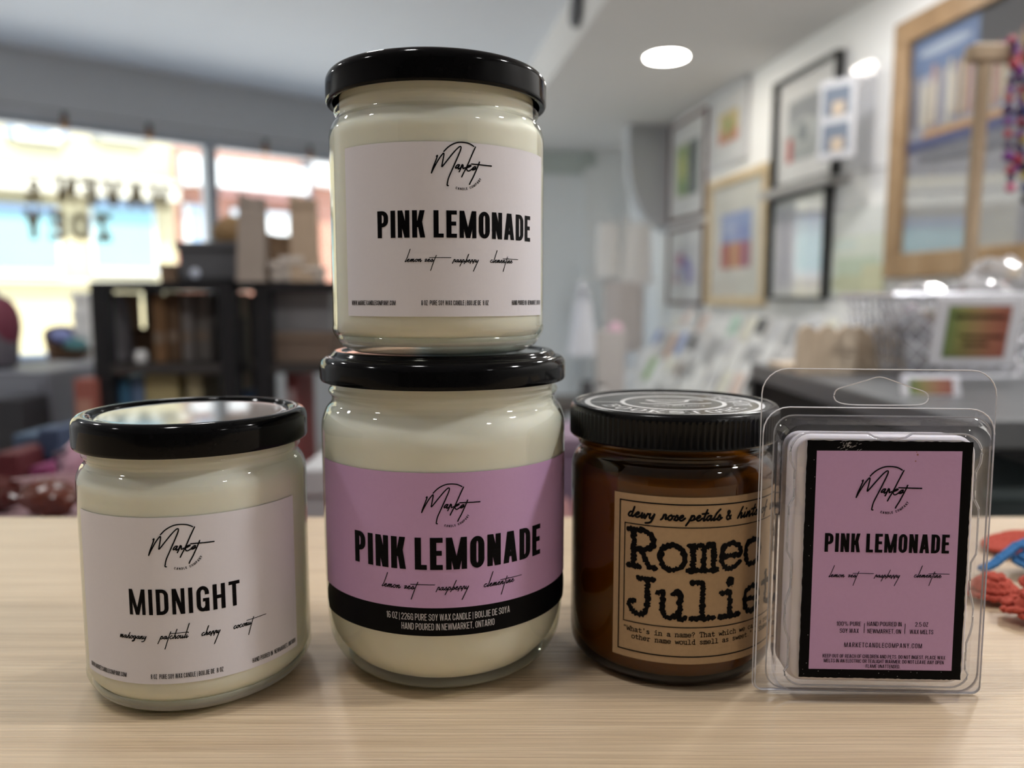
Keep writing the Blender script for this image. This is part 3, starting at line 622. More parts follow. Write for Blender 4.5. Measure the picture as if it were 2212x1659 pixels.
# ------------------------------------------------------------------ straight-sided candle jars
def candle_jar(name, label, Rb, body, base, wax, lid, panel, loc, rotz=0.0):
    t = thing(name, label, 'candle', [c*0.001 for c in loc], rotz)
    g = MB(0.001); g.lathe(fillet(body), 128, close=False); o = g.build('glass_jar', GLASS, t, smooth=True, ang=40)
    g = MB(0.001); g.lathe(fillet(base), 128); g.build('glass_base', BASEGLASS, o, smooth=True)
    g = MB(0.001); g.lathe(fillet(wax), 96); g.build('wax', WAX, t, smooth=True)
    g = MB(0.001); g.lathe(fillet(lid), 128, close=False)
    l = g.build('lid', LIDBLACK, t, smooth=True, ang=50)
    g = MB(0.001); g.lathe(fillet(panel), 128); g.build('top_panel', LIDTOP, l, smooth=True)
    return t
SB = [(34.6, 4.2), (35.9, 6.2, 1), (36.25, 7.6, 0.8), (36.0, 9.0, 1), (36.0, 71.6, 6), (34.6, 74.6, 1.5), (33.3, 75.6, 1), (33.2, 77.2, 1), (34.2, 78.3, 0.8), (34.2, 79.3, 0.8), (33.2, 80.4, 1), (33.2, 86.0)]
SBASE = [(27.0, 0.0), (29.5, 0.0, 1), (33.6, 2.4, 2), (34.55, 4.2, 1), (34.0, 6.0, 1), (31.0, 2.6, 1), (20, 2.2)]
SWAX = [(20.0, 2.9), (31.0, 3.2, 2), (35.75, 8.0, 3), (35.75, 71, 5), (32.4, 75.5, 1.5), (32.3, 83)]
SLID = [(34.6, 81.3), (36.3, 80.85, 0.5), (36.75, 81.7, 0.6), (36.75, 88.9, 1.6), (35.0, 91.0, 1.4), (32.2, 91.0, 0.9), (31.2, 89.4, 0.6), (30.2, 89.3)]
SPAN = [(30.4, 88.9), (30.2, 89.5, 0.3), (29.2, 90.0, 0.5), (27.5, 89.9, 1), (12, 89.6)]
def small_jar(name, label, loc, rotz, texts):
    t = candle_jar(name, label, 36, SB, SBASE, SWAX, SLID, SPAN, loc, rotz)
    g = MB(0.001); cyl_patch(g, 36.0, -29.0, 47.4, 12.2, 63.6, 0.15)
    lb = g.build('paper_label', WHITEPAPER, t, smooth=True, fix=False)
    fn = on_cyl(36.0); q = []
    for x in texts: q += x
    lay(q, fn, 'lettering', INK, lb, lift=0.22)
    return t, lb, fn
def footer(v):
    k = dict(w=0.44, s=0.135, h=0.12, gap=0.10, space=0.26)
    return (caps('WWW.MARKETCANDLECOMPANY.COM', -26.8, -9.6, v, 1.45, **k) + caps('8 OZ  PURE SOY WAX CANDLE | BOUJIE DE  8 OZ', -1.6, 19.2, v, 1.5, **k)
            + caps('HAND POURED IN  NEWMARKET, ONTARIO', 28.2, 46.2, v, 1.5, **k))
BOLD = dict(w=0.46, s=0.19, h=0.15, gap=0.10, space=0.24)
JL, JT, JB, JA = (-107.06, 260.64, 0), (-25.28, 272.51, 110.12), (-24.14, 277.45, 0), (57.79, 278.7, 0)
tx = [caps('MIDNIGHT', -7.2, 25.0, 33.9, 7.9, w=0.50, s=0.165, h=0.14, gap=0.15), footer(13.9),
      script('mahogany', -11.2, -2.4, 26.4, 0.95, 0.22, hi=LO), script('patchouli', 1.6, 9.6, 26.4, 0.95, 0.22, hi=HI, bar=(4.6, 9.8, 28.0, 0.1)),
      script('cherry', 13.4, 18.7, 26.4, 0.95, 0.22, hi=HI), script('coconut', 22.6, 28.6, 26.6, 0.95, 0.22, hi=HI, bar=(26.8, 33.4, 28.2, 0.1))]
t, lb, fn = small_jar('candle_jar', 'small clear jar candle labelled MIDNIGHT and black lid, leftmost on the counter', JL, 0.0, tx)
lay(shift(emblem(), -1.9, 62.6, 9.35), fn, 'logo', INK, lb, lift=0.22)
tx = [caps('PINK LEMONADE', -15.3, 37.5, 35.7, 8.0, **BOLD), footer(15.6),
      script('lemon', -6.5, -1.4, 28.6, 0.8, 0.19), script('zest', -0.5, 2.6, 28.6, 0.8, 0.19, bar=(1.0, 7.4, 29.8)),
      script('raspberry', 7.9, 15.9, 28.5, 0.8, 0.19), script('clementine', 19.8, 28.3, 28.6, 0.8, 0.19, bar=(24.5, 30.9, 29.8))]
t, lb, fn = small_jar('candle_jar', 'small clear jar candle with white PINK LEMONADE label, stacked on the large jar', JT, R(-0.6), tx)
lay(shift(emblem(), 0.3, 64.9, 9.4), fn, 'logo', INK, lb, lift=0.22)

BB = [(30.0, 0.6), (36.6, 2.2, 4), (41.4, 9.5, 6), (42.6, 22, 8), (42.95, 40, 10), (42.95, 86.0, 8), (41.2, 90.6, 2), (39.2, 92.4, 1.2), (39.1, 94.6, 1), (40.3, 95.8, 0.8), (40.3, 96.8, 0.8), (39.3, 98.0, 1), (39.2, 104)]
BBASE = [(25.0, 0.0), (30.5, 0.0, 1), (34.6, 1.5, 2), (35.6, 2.4, 1), (33.0, 2.8, 1), (26, 2.2)]
BWAX = [(20.0, 2.9), (33.0, 3.6, 3), (39.9, 11, 6), (42.3, 22, 8), (42.7, 40, 8), (42.7, 85, 7), (38.4, 91.5, 2), (38.2, 102)]
BLID = [(40.4, 100.2), (42.6, 99.7, 0.5), (43.1, 100.6, 0.6), (43.1, 106.0, 1.3), (41.6, 108.0, 1.2), (39.6, 108.3, 0.8), (38.2, 110.06, 0.8), (35.8, 110.06, 0.6), (35.0, 109.2, 0.4), (34, 109.1)]
BPAN = [(34.3, 108.7), (34.0, 109.3, 0.3), (31.0, 109.5, 0.5), (12, 109.4)]
t = candle_jar('candle_jar', 'large clear jar candle with mauve PINK LEMONADE label and black band, under the stacked jar', 43, BB, BBASE, BWAX, BLID, BPAN, JB, 0.0)
g = MB(0.001); cyl_patch(g, 42.97, -48.4, 60.3, 31.9, 74.8, 0.15)
# upper corners are rounded: mauve field above, black band below
lb = g.build('paper_label', PINKPAPER, t, smooth=True, fix=False)
g = MB(0.001); cyl_patch(g, 42.97, -48.4, 60.3, 22.9, 32.0, 0.152, rc=3.0)
bd = g.build('black_band', BLACKPAPER, lb, smooth=True, fix=False); bd['label'] = 'black band'
fn = on_cyl(42.97)
q = caps('PINK LEMONADE', -27.8, 38.0, 44.3, 10.2, w=0.46, s=0.20, h=0.155, gap=0.10, space=0.22)
q += script('lemon', -17.2, -10.8, 38.0, 1.0, 0.22) + script('zest', -9.6, -5.6, 38.0, 1.0, 0.22, bar=(-7.4, 0.2, 39.5)) + script('raspberry', 0.7, 10.7, 37.8, 1.0, 0.22) + script('clementine', 15.5, 26.2, 37.8, 1.0, 0.22, bar=(21.3, 29.3, 39.3))
lay(q, fn, 'lettering', INK, lb, lift=0.22)
lay(shift(emblem(), -5.1, 72.6, 9.15), fn, 'logo', INK, lb, lift=0.22)
k = dict(w=0.45, s=0.10, h=0.09, gap=0.11, space=0.22)
q = caps('16 OZ | 226G PURE SOY WAX CANDLE | BOUJIE DE SOYA', -15.6, 24.6, 28.0, 2.15, **k) + caps('HAND POURED IN NEWMARKET, ONTARIO', -10.5, 19.1, 24.9, 2.15, **k)
w = lay(q, fn, 'lettering', GREYINK, bd, lift=0.23); w['label'] = 'pale grey lettering'

# ------------------------------------------------------------------ amber jar candle
AMBER = clear('amber_glass', (0.36, 0.205, 0.036), (0.095, 0.042, 0.009), rough=0.015, gain=1.1)
AWAX = mat('amber_jar_wax', (0.72, 0.62, 0.40), 0.5, var=0.03, sss=0.2, sssr=0.006)
RIBBED = mat('black_ribbed_plastic', (0.004, 0.004, 0.0045), 0.25, var=0.2, spec=0.2)
t = thing('candle_jar', 'amber glass jar candle with kraft paper label and ribbed black lid', 'candle', [c*0.001 for c in JA])
AB = [(28.0, 0.3), (32.6, 0.5, 1.5), (35.4, 3.6, 3), (36.0, 8, 3), (36.0, 69.5, 6), (34.4, 73.2, 1.5), (33.0, 74.6, 1), (33.0, 76.0, 0.8), (33.9, 77.0, 0.8), (33.0, 78.4, 0.8), (33.0, 86)]
g = MB(0.001); g.lathe(fillet(AB), 128, close=False); o = g.build('glass_jar', AMBER, t, smooth=True, ang=40)
g = MB(0.001); g.lathe(fillet([(20, 0.05), (28.0, 0.1, 1), (30.0, 0.4, 1), (33.2, 2.0, 2), (32, 2.1, 0.5), (20, 1.8)]), 96); g.build('glass_base', clear('amber_base_glass', (0.45, 0.24, 0.05), (0.12, 0.05, 0.01)), o, smooth=True)
g = MB(0.001); g.lathe(fillet([(20, 2.2), (31, 2.6, 2), (35.4, 8, 3), (35.6, 67, 4), (32.0, 70)]), 96); g.build('wax', AWAX, t, smooth=True)
NR = 110
def ribs(r, z, i, j): return r - (0.42 if (80.9 < z < 88.6 and i % 4 in (0, 1)) else 0.0)
g = MB(0.001); g.lathe([(35.4, 79.65), (36.3, 79.7), (36.75, 80.3), (36.75, 81.2), (36.75, 88.2), (36.7, 89.2), (36.3, 90.3), (35.6, 91.1), (34.9, 91.37), (34.3, 91.2), (34.0, 90.6), (33.4, 90.4), (0.5, 90.4)], NR*4, mod=ribs, close=False)
ld = g.build('lid', RIBBED, t, smooth=True, ang=30)
g = MB(0.001); g.lathe([(33.2, 90.42), (33.2, 90.55), (0.2, 90.55)], 96, close=False)
ll = g.build('lid_label', mat('charcoal_lid_label', (0.022, 0.021, 0.020), 0.24, var=0.15, coat=0.4), ld, smooth=True, ang=20); ll['label'] = 'round charcoal lid sticker'
WHITEINK = mat('white_print', (0.72, 0.72, 0.72), 0.35)
q = ringseg((0, 0), 29.6, 31.6, 0, 2*PI, 120) + ringseg((0, 0), 17.2, 18.8, 0, 2*PI, 96)
q += rect(-29.8, -18.6, 1.3, 2.4) + rect(18.6, 29.8, 1.3, 2.4)
a = R(-166)
SLAB = {'B', 'K', 'R', 'E', 'M', 'D', 'A', 'T'}
for ch in 'BOOKSTORE MADE':
    if ch == ' ': a += R(10); continue
    gq, ad = letter(ch, 0.78, 0.17, 0.12); kk = 6.0
    if ch in SLAB:
        gq = gq + rect(-0.12, 0.34, 0, 0.10) + ([] if ch == 'A' else rect(-0.12, 0.30, 0.90, 1.0))
        if ch in 'KRMA': gq += rect(ad-0.32, ad+0.12, 0, 0.10)
        if ch in 'M': gq += rect(ad-0.30, ad+0.12, 0.90, 1.0)
    a += ad*kk/2/24
    ca, sa = math.cos(a), math.sin(a)
    for f in gq: q.append(tuple(Vector(((27.0-p.y*kk)*ca - (p.x-ad/2)*kk*sa, (27.0-p.y*kk)*sa + (p.x-ad/2)*kk*ca)) for p in f))
    a += ad*kk/2/24 + R(4.3)
q += stroke([(-11.5, -1.0), (-9.0, -3.0), (-4.5, -3.2), (0, -5.2), (4.5, -3.2), (9.0, -3.0), (13.0, -1.5)], 1.3)
q += stroke([(-8.0, 7.5), (-5.5, 2.4), (0, 0.6), (5.0, 2.6), (7.0, 7.2), (10, 8.4), (12, 6.0)], 1.3) + stroke([(-8, 7.5), (0, 6.4), (7, 7.2)], 1.0)
q += caps('TRURO, NOVA SCOTIA', -8.5, 9.5, -9.2, 1.9, w=0.5, s=0.14, h=0.13, gap=0.16)
lay(q, lambda u, v, l: (u, v, 90.55+l), 'lettering', WHITEINK, ll, lift=0.06, lim=4.0)
g = MB(0.001); cyl_patch(g, 36.02, -26.2, 39.0, 9.7, 65.0, 0.12)
lb = g.build('paper_label', KRAFT, t, smooth=True, fix=False); fn = on_cyl(36.02)
lay(typed('Romeo &', -20.6, 41.0, 9.75, 8.9, 1.85, rough=0.42) + typed('Juliet', -20.6, 25.0, 9.75, 8.9, 1.85, rough=0.42), fn, 'title_lettering', INK, lb, lift=0.2, lim=2.0)
q = typed('"What\'s in a name? That which we call a rose', -22.2, 18.9, 1.32, 1.15, 0.25) + typed('other name would smell as sweet." - Shakespeare', -19.2, 16.5, 1.30, 1.15, 0.25)
LOS = dict(LO, A=1.9, H=2.0, L=2.0, T=1.9, P=-0.9, Y=-0.9)
for wd_, a0, a1 in (('dewy', -21.2, -12.2), ('rose', -10.2, -2.9), ('petals', -1.6, 9.0), ('&', 10.8, 13.0), ('hints', 15.0, 24.4), ('of', 26.6, 30.2), ('mu', 33.0, 37.6)):
    q += script(wd_.replace('t', 'T'), a0, a1, 57.5, 1.75, 0.5, hi=LOS, slant=0.2)
def box_lines(x0, x1, y0, y1, w): return rect(x0, x1, y1-w, y1) + rect(x0, x1, y0, y0+w) + rect(x0, x0+w, y0, y1) + rect(x1-w, x1, y0, y1)
q += box_lines(-24.2, 38.0, 12.0, 62.8, 0.42) + box_lines(-22.3, 36.6, 21.9, 55.3, 0.34)
lay(q, fn, 'lettering', INK, lb, lift=0.2)

# ------------------------------------------------------------------ wax melt pack in a clear hanging shell
PLASTIC = clear('clear_pack_plastic', (0.95, 0.95, 0.96), (0.66, 0.66, 0.72), rough=0.05, bump=0.35, bscale=160, gain=2.2, haze=0.02)
EDGE = mat('cut_plastic_edge', (0.80, 0.80, 0.84), 0.2, var=0.1, spec=0.8)
PX, PY, PSI, PTH, PRL = 0.11506, 0.24216, -0.025, 0.027, -0.007
pm = Matrix.Translation((PX, PY, 0.0007)) @ Matrix.Rotation(PSI, 4, 'Z') @ Matrix.Rotation(-PTH, 4, 'X') @ Matrix.Rotation(-PRL, 4, 'Y')
t = thing('wax_melt_pack', 'clear plastic hanging pack of wax melts with black-edged mauve label, rightmost of the standing candles', 'wax melts', mtx=pm)
def sheet(outer, hole, y0, y1):
    """flat plastic sheet in the x-z plane with an optional hole; faces first, then the cut rim (second material)"""
    bm = bmesh.new(); E = []
    for lp in ([outer, hole] if hole else [outer]):
        vs = [bm.verts.new((x, y0, z)) for x, z in lp]
        E += [bm.edges.new((vs[i], vs[(i+1) % len(vs)])) for i in range(len(vs))]
    bmesh.ops.triangle_fill(bm, use_beauty=True, edges=E)
    bm.verts.index_update(); mb = MB(0.001)
    vs = [p.co.copy() for p in bm.verts]; fs = [[q.index for q in f.verts] for f in bm.faces]; bm.free()
    mb.add(vs, fs); mb.add([Vector((p.x, y1, p.z)) for p in vs], fs); mb.cur = 1
    for lp in ([outer, hole] if hole else [outer]):
        n = len(lp); mb.add([(x, y0, z) for x, z in lp]+[(x, y1, z) for x, z in lp], [(i, (i+1) % n, n+(i+1) % n, n+i) for i in range(n)])
    return mb
hole = [(p.x, p.y) for p in smooth([(-14.1, 96.3), (-13.2, 98.4), (-9.5, 99.8), (-4, 101.5), (0, 102.6), (4.3, 101.4), (10, 99.4), (14.4, 97.9), (15.6, 96.0), (14.2, 94.2), (10, 93.7), (0, 93.6), (-9, 93.7), (-13.0, 94.6), (-14.1, 96.3)], 4)][:-1]
bs = sheet(rrect(-36.6, 36.6, 0, 104.9, [2.5, 2.5, 8, 8]), hole, 0.25, 0.6).build('back_sheet', [PLASTIC, EDGE], t)
def loop(x0, x1, z0, z1, r, y, notch=0.0, n=10):
    o = []
    P = rrect(x0, x1, z0, z1, r, 6); m = len(P)
    for i in range(m):
        a, c = Vector(P[i]), Vector(P[(i+1) % m]); st = max(1, int((c-a).length/1.5)) if (c-a).length > 8 else 1
        st = {True: 24, False: 1}[(c-a).length > 8]
        for k in range(st):
            p = a+(c-a)*k/st; dx = dz = 0.0
            if notch:
                for zc in (70.0, 40.0, 16.0):
                    if abs(p.y-zc) < 7 and abs(p.x) > 20: dx = notch*min(1.0, (7-abs(p.y-zc))/1.8)*(-1 if p.x > 0 else 1)
                if p.y > 60 and abs(p.x-1) < 6 and abs(p.x) < 20: dz = -notch*min(1.0, (6-abs(p.x-1))/1.5)
            o.append((p.x+dx, y, p.y+dz))
    return o
loops = [loop(-36.0, 36.3, 0.2, 92.8, [2.5, 2.5, 8, 8], -0.3), loop(-32.6, 35.2, 0.9, 90.2, 6, -0.3), loop(-32.0, 34.6, 1.4, 89.6, 6, -0.9),
         loop(-31.2, 33.4, 2.2, 88.4, 6, -4.0), loop(-30.9, 32.9, 2.6, 87.9, 6, -5.0), loop(-29.9, 30.2, 4.0, 86.6, 6, -5.4, 0.8), loop(-29.2, 29.2, 4.9, 85.6, 6, -6.4, 1.5), loop(-28.6, 28.6, 5.5, 85.0, 6, -6.9, 1.5)]
g = MB(0.001); n = len(loops[0]); vs = [p for l in loops for p in l]
fs = [(k*n+i, k*n+(i+1) % n, (k+1)*n+(i+1) % n, (k+1)*n+i) for k in range(len(loops)-1) for i in range(n)] + [[(len(loops)-1)*n+i for i in range(n)]]
g.add(vs, fs); g.cur = 1
o_ = [(x, z) for x, y, z in loops[0]]
g.add([(x, -0.3, z) for x, z in o_]+[(x, -0.65, z) for x, z in o_], [(i, (i+1) % n, n+(i+1) % n, n+i) for i in range(n)])
GLINT = clear('crease_glint_plastic', (0.80, 0.80, 0.84), (0.45, 0.45, 0.50), rough=0.08, gain=2.5, haze=0.30)  # pale hazy tubes added to imitate bright refraction lines along the creases
fs_ = g.build('front_shell', [PLASTIC, EDGE], t, smooth=True, ang=40)
g = MB(0.001)
for lp, r_ in ((loops[1], 0.25), (loops[6], 0.34)): g.tube(lp, r_, 6, closed=True)
g.build('crease_glints', GLINT, fs_, smooth=True)
g = MB(0.001); g.tube(loops[0], 0.22, 6, closed=True); g.build('cut_edge', EDGE, fs_, smooth=True)
g = MB(0.001)
for o__ in (rrect(-36.6, 36.6, 0.2, 104.9, [2.5, 2.5, 8, 8]), hole): g.tube([(x, 0.42, z) for x, z in o__], 0.21, 6, closed=True)
g.build('cut_edge', EDGE, bs, smooth=True)
# tray behind, holding the melts
loops = [loop(-30.6, 33.2, 2.0, 88.8, 6, 0.6), loop(-29.6, 31.5, 3.0, 87.2, 6, 2.0), loop(-28.4, 30.0, 4.5, 85.5, 6, 9.0)]
g = MB(0.001); vs = [p for l in loops for p in l]
g.add(vs, [(k*n+i, k*n+(i+1) % n, (k+1)*n+(i+1) % n, (k+1)*n+i) for k in range(2) for i in range(n)] + [[2*n+i for i in range(n)]])
g.build('tray', PLASTIC, t, smooth=True, ang=40)
MELT = mat('white_melt_wax', (0.78, 0.74, 0.78), 0.45, var=0.02, sss=0.3, sssr=0.006)
def wloop(i, y): return [(x, y, z) for x, z in rrect(-28.2+i, 28.2-i, 5.6+i, 84.8-i, max(5.6-i, 1.5), 6)]
L_ = [wloop(2.5, -6.3), wloop(1.2, -6.1), wloop(0.4, -5.2), wloop(0.0, -3.5), wloop(0.4, 6.0), wloop(2.0, 8.2)]; n_ = len(L_[0])
g = MB(0.001); g.add([p for l in L_ for p in l], [(k*n_+i, k*n_+(i+1) % n_, (k+1)*n_+(i+1) % n_, (k+1)*n_+i) for k in range(5) for i in range(n_)] + [list(range(n_)), [5*n_+i for i in range(n_)]])
g.build('wax_block', MELT, t, smooth=True)
g = MB(0.001); jag = lambda a: a+(rnd.random()-0.5)*0.22
N_ = 60; x0, x1, z0, z1 = -24.4, 26.1, 7.7, 83.3
out = [(x0+(x1-x0)*i/N_, jag(z0)) for i in range(N_)] + [(jag(x1), z0+(z1-z0)*i/N_) for i in range(N_)] + [(x1-(x1-x0)*i/N_, jag(z1)) for i in range(N_)] + [(jag(x0), z1-(z1-z0)*i/N_) for i in range(N_)]
g.add([(x, -7.05, z) for x, z in out], [list(range(len(out)))])
lb = g.build('paper_label', BLACKPAPER, t, fix=False)
g = MB(0.001); g.add([(-21.3, -7.10, 10.5), (23.2, -7.10, 10.7), (22.9, -7.10, 80.4), (-21.4, -7.10, 80.1)], [(0, 1, 2, 3)])
pk = g.build('mauve_panel', PINKPAPER, lb, fix=False); pk['label'] = 'mauve printed panel'
fn = on_front(7.10)
k = dict(w=0.46, s=0.115, h=0.10, gap=0.11, space=0.22)
q = caps('PINK LEMONADE', -17.9, 20.4, 48.3, 5.95, **BOLD)
q += script('lemon', -16.3, -11.4, 40.3, 0.8, 0.17) + script('zest', -10.3, -7.4, 40.3, 0.8, 0.17, bar=(-8.8, -2.4, 41.55)) + script('raspberry', -2.1, 5.7, 40.4, 0.8, 0.17) + script('clementine', 10.0, 18.4, 40.6, 0.8, 0.17, bar=(14.5, 20.9, 41.75))
q += caps('100% PURE', -13.2, -5.6, 24.65, 1.42, **k) + caps('SOY WAX', -12.1, -6.2, 22.4, 1.42, **k) + caps('HAND POURED IN', -3.7, 7.0, 24.75, 1.42, **k) + caps('NEWMARKET, ON', -3.5, 6.9, 22.4, 1.42, **k)
q += caps('2.5 OZ', 11.2, 15.2, 24.8, 1.42, **k) + caps('WAX MELTS', 9.6, 16.9, 22.4, 1.42, **k) + rect(-4.62, -4.45, 22.4, 25.6) + rect(8.0, 8.17, 22.4, 25.7)
q += caps('MARKETCANDLECOMPANY.COM', -10.5, 13.6, 17.8, 1.55, **dict(k, gap=0.2))
k2 = dict(w=0.46, s=0.125, h=0.11, gap=0.10, space=0.22)
q += caps('KEEP OUT OF REACH OF CHILDREN AND PETS. DO NOT INGEST. PLACE WAX', -17.1, 21.0, 14.3, 1.18, **k2) + caps('MELTS IN AN ELECTRIC OR TEALIGHT WARMER. DO NOT LEAVE ANY OPEN', -16.7, 20.6, 12.75, 1.18, **k2) + caps('FLAME UNATTENDED.', -3.5, 7.2, 11.15, 1.18, **k2)
lay(q, fn, 'lettering', INK, pk, lift=0.08)
lay(shift(emblem(), -10.5, 76.8, 10.1), fn, 'logo', INK, pk, lift=0.08)
g = MB(0.001)
for u, v, r in ((9.3, 79.2, 0.32), (8.8, 77.2, 0.24), (9.0, 80.0, 0.18)):
    for f in disc((u, v), r, 8, 0.3): g.add([(p.x, -7.16, p.y) for p in f[:3]], [(0, 1, 2)])
st = g.build('stain', mat('brown_stain', (0.30, 0.13, 0.12), 0.5), pk, fix=False); st['label'] = 'small brown stain spots'
g = MB(0.001); h2 = random.Random(3)
for i in range(46):
    u, v = -12.0+h2.gauss(0, 1.7), 81.8+h2.gauss(0, 0.75); a = h2.uniform(0.1, 0.7); l = h2.uniform(0.2, 0.9)
    for f in stroke([(u, v), (u+l*math.cos(a), v+l*math.sin(a))], 0.07, sm=False, ends=False): g.add([(p.x, -7.10, p.y) for p in f], [(0, 1, 2, 3)])
for i in range(26):
    u, v = h2.choice([(x0+h2.random()*3, h2.uniform(9, 82)), (h2.uniform(x0, x1), z0+h2.random()*2.5)])
    for f in disc((u, v), h2.uniform(0.03, 0.12), 5): g.add([(p.x, -7.10, p.y) for p in f[:3]], [(0, 1, 2)])
s_ = g.build('scuff', mat('white_scuff', (0.55, 0.54, 0.55), 0.6), lb, fix=False); s_['label'] = 'white scuffs worn into the black edge'

# ------------------------------------------------------------------ crochet pieces at the right edge of the counter
CORAL = mat('coral_yarn', (0.62, 0.10, 0.065), 0.9, var=0.25, scale=2500, bump=0.9)
BLUE = mat('blue_yarn', (0.06, 0.24, 0.56), 0.9, var=0.25, scale=2500, bump=0.9)
def stitches(mb, path, r, fat=1.25, seed=1, two=True):
    """a row of plump V stitches along a path"""
    P = smooth(path, 8) if len(path) > 2 else [Vector(p) for p in path]
    L = 0.0; nxt = 0.0; g = random.Random(seed)
    for a, c in zip(P, P[1:]):
        d = c-a; l = d.length
        if l < 1e-6: continue
        while nxt <= L+l:
            p = a+d*((nxt-L)/l); t = d.normalized(); sd = t.cross(Vector((0, 0, 1))); sd = sd.normalized() if sd.length > 0.1 else Vector((1, 0, 0))
            for k in ((-1, 1) if two else (0,)):
                m = Matrix((t*0.9+sd*0.35*k, sd-t*0.35*k, Vector((0, 0, 1)))).transposed()
                mb.ball(p+sd*r*0.55*k+Vector((0, 0, g.uniform(-.1, .1)*r)), r*fat, r*0.72, r*0.8, sub=1, mtx=m)
            nxt += r*1.15
        L += l
def petals(mb, c, R0, r, n, z, tilt=0.0):
    for k in range(n):
        a = 2*PI*k/n; base = Vector(c)+Vector((R0*math.cos(a), R0*math.sin(a)*0.9, z))
        stitches(mb, [base+Vector((r*1.6*math.cos(b_), r*1.6*math.sin(b_), 0)) for b_ in [j*PI/3 for j in range(7)]], r, seed=k)
def crochet(name, label, m, loc, fnb):
    t = thing(name, label, 'crochet', [c*0.001 for c in loc], group='crocheted pieces at the counter edge'); g = MB(0.001); fnb(g); return g.build('yarn_body', m, t, smooth=True, ang=80), t
def flat_piece(g):
    for j, rr in enumerate((17, 13.4, 9.8, 6.2)):
        stitches(g, [(rr*math.cos(a)*1.2, rr*math.sin(a)*0.9, 4.5+2.0*math.sin(a*1.5+0.4)+j*0.3) for a in [i*PI/9 for i in range(-1, 13)]], 2.0, seed=j)
crochet('crochet_piece', 'coral crocheted curved strip lying farthest back behind the blue crochet piece', CORAL, (262, 384, 0), flat_piece)
def blue_piece(g):
    g.ball((14, -4, 8.0), 12, 10, 7.2, sub=2)
    for j in range(4): stitches(g, [(14+(12.5-j*2.6)*math.cos(a), -4+(10.5-j*2.2)*math.sin(a), 6.5+j*2.5) for a in [i*PI/6 for i in range(13)]], 2.1, seed=j)
    stitches(g, [(16, 6, 9), (6, 4, 13), (-3, 1, 9.0), (-10, -1, 5.0), (-16, -2, 3.0)], 2.0, seed=8)
    stitches(g, [(24, 0, 15), (14, 4, 16), (4, 2, 13)], 2.2, seed=9)
crochet('crochet_piece', 'blue crocheted ball with a tapering cord pointing left across the counter', BLUE, (233, 353, 0), blue_piece)
def lump(g):
    g.ball((0, 0, 5.6), 9, 7.5, 5.2, sub=2)
    for j in range(4): stitches(g, [((9.6-j*2.4)*math.cos(a), (8-j*2.0)*math.sin(a), 3.6+j*2.2) for a in [i*PI/6 for i in range(13)]], 2.0, seed=j+20)
    stitches(g, [(8, -2, 4.5), (12, -4, 3.2), (15, -7, 3.0)], 1.7, seed=5, two=False)
crochet('crochet_piece', 'coral crocheted knot beside the right edge of the wax melt pack', CORAL, (205, 322, 0), lump)
def flower(g):
    g.ball((0, 0, 6.0), 7, 6, 5.4, sub=2)
    for k in range(6):
        a = 2*PI*k/6; c0 = Vector((7.2*math.cos(a), 6.4*math.sin(a), 5.0+2*math.sin(a)))
        stitches(g, [c0+Vector((3.0*math.cos(b_), 3.0*math.sin(b_), 1.2*math.sin(b_+a))) for b_ in [j*PI/3 for j in range(7)]], 1.9, seed=k+40)
    stitches(g, [(3.2*math.cos(a), 3*math.sin(a), 11.0) for a in [i*PI/3 for i in range(7)]], 1.8, seed=3)
crochet('crochet_piece', 'coral crocheted flower nearest the camera at the right edge of the counter', CORAL, (207, 299, 0), flower)
def ring(g):
    for j in range(3): stitches(g, [((11-j*2.4)*math.cos(a), (9-j*2)*math.sin(a), 5+j*2.6) for a in [i*PI/6 for i in range(13)]], 2.1, seed=j+60)
crochet('crochet_piece', 'coral crocheted round cut off by the photo edge beside the blue ball', CORAL, (233.5, 325.5, 0), ring)

# ------------------------------------------------------------------ framed pictures on the right-hand wall
CLEARG = clear('picture_glass', (0.97, 0.97, 0.97), (0.9, 0.9, 0.9), rough=0.0, gain=2.2)
OAK = wood('light_oak_frame', (0.24, 0.145, 0.07), (0.32, 0.20, 0.10), (0.37, 0.245, 0.135), rough=0.5, grain=(8, 8, 2))
PALEWOOD = wood('pale_beech_frame', (0.60, 0.46, 0.27), (0.68, 0.54, 0.34), (0.74, 0.60, 0.40), rough=0.5, grain=(8, 8, 2))
BLACKF = mat('black_frame', (0.012, 0.012, 0.013), 0.35); WHITEF = mat('white_frame', (0.60, 0.60, 0.61), 0.4); REDF = mat('dark_red_brown_frame', (0.085, 0.018, 0.013), 0.4); MATW = mat('white_mat_board', (0.80, 0.79, 0.77), 0.8)
PAL = {}
def pal(rgb, r=0.7):
    k = 'colour_%02d_%02d_%02d' % tuple(int(c*99) for c in rgb)
    return mat(k, rgb, r, var=0.10, scale=25)
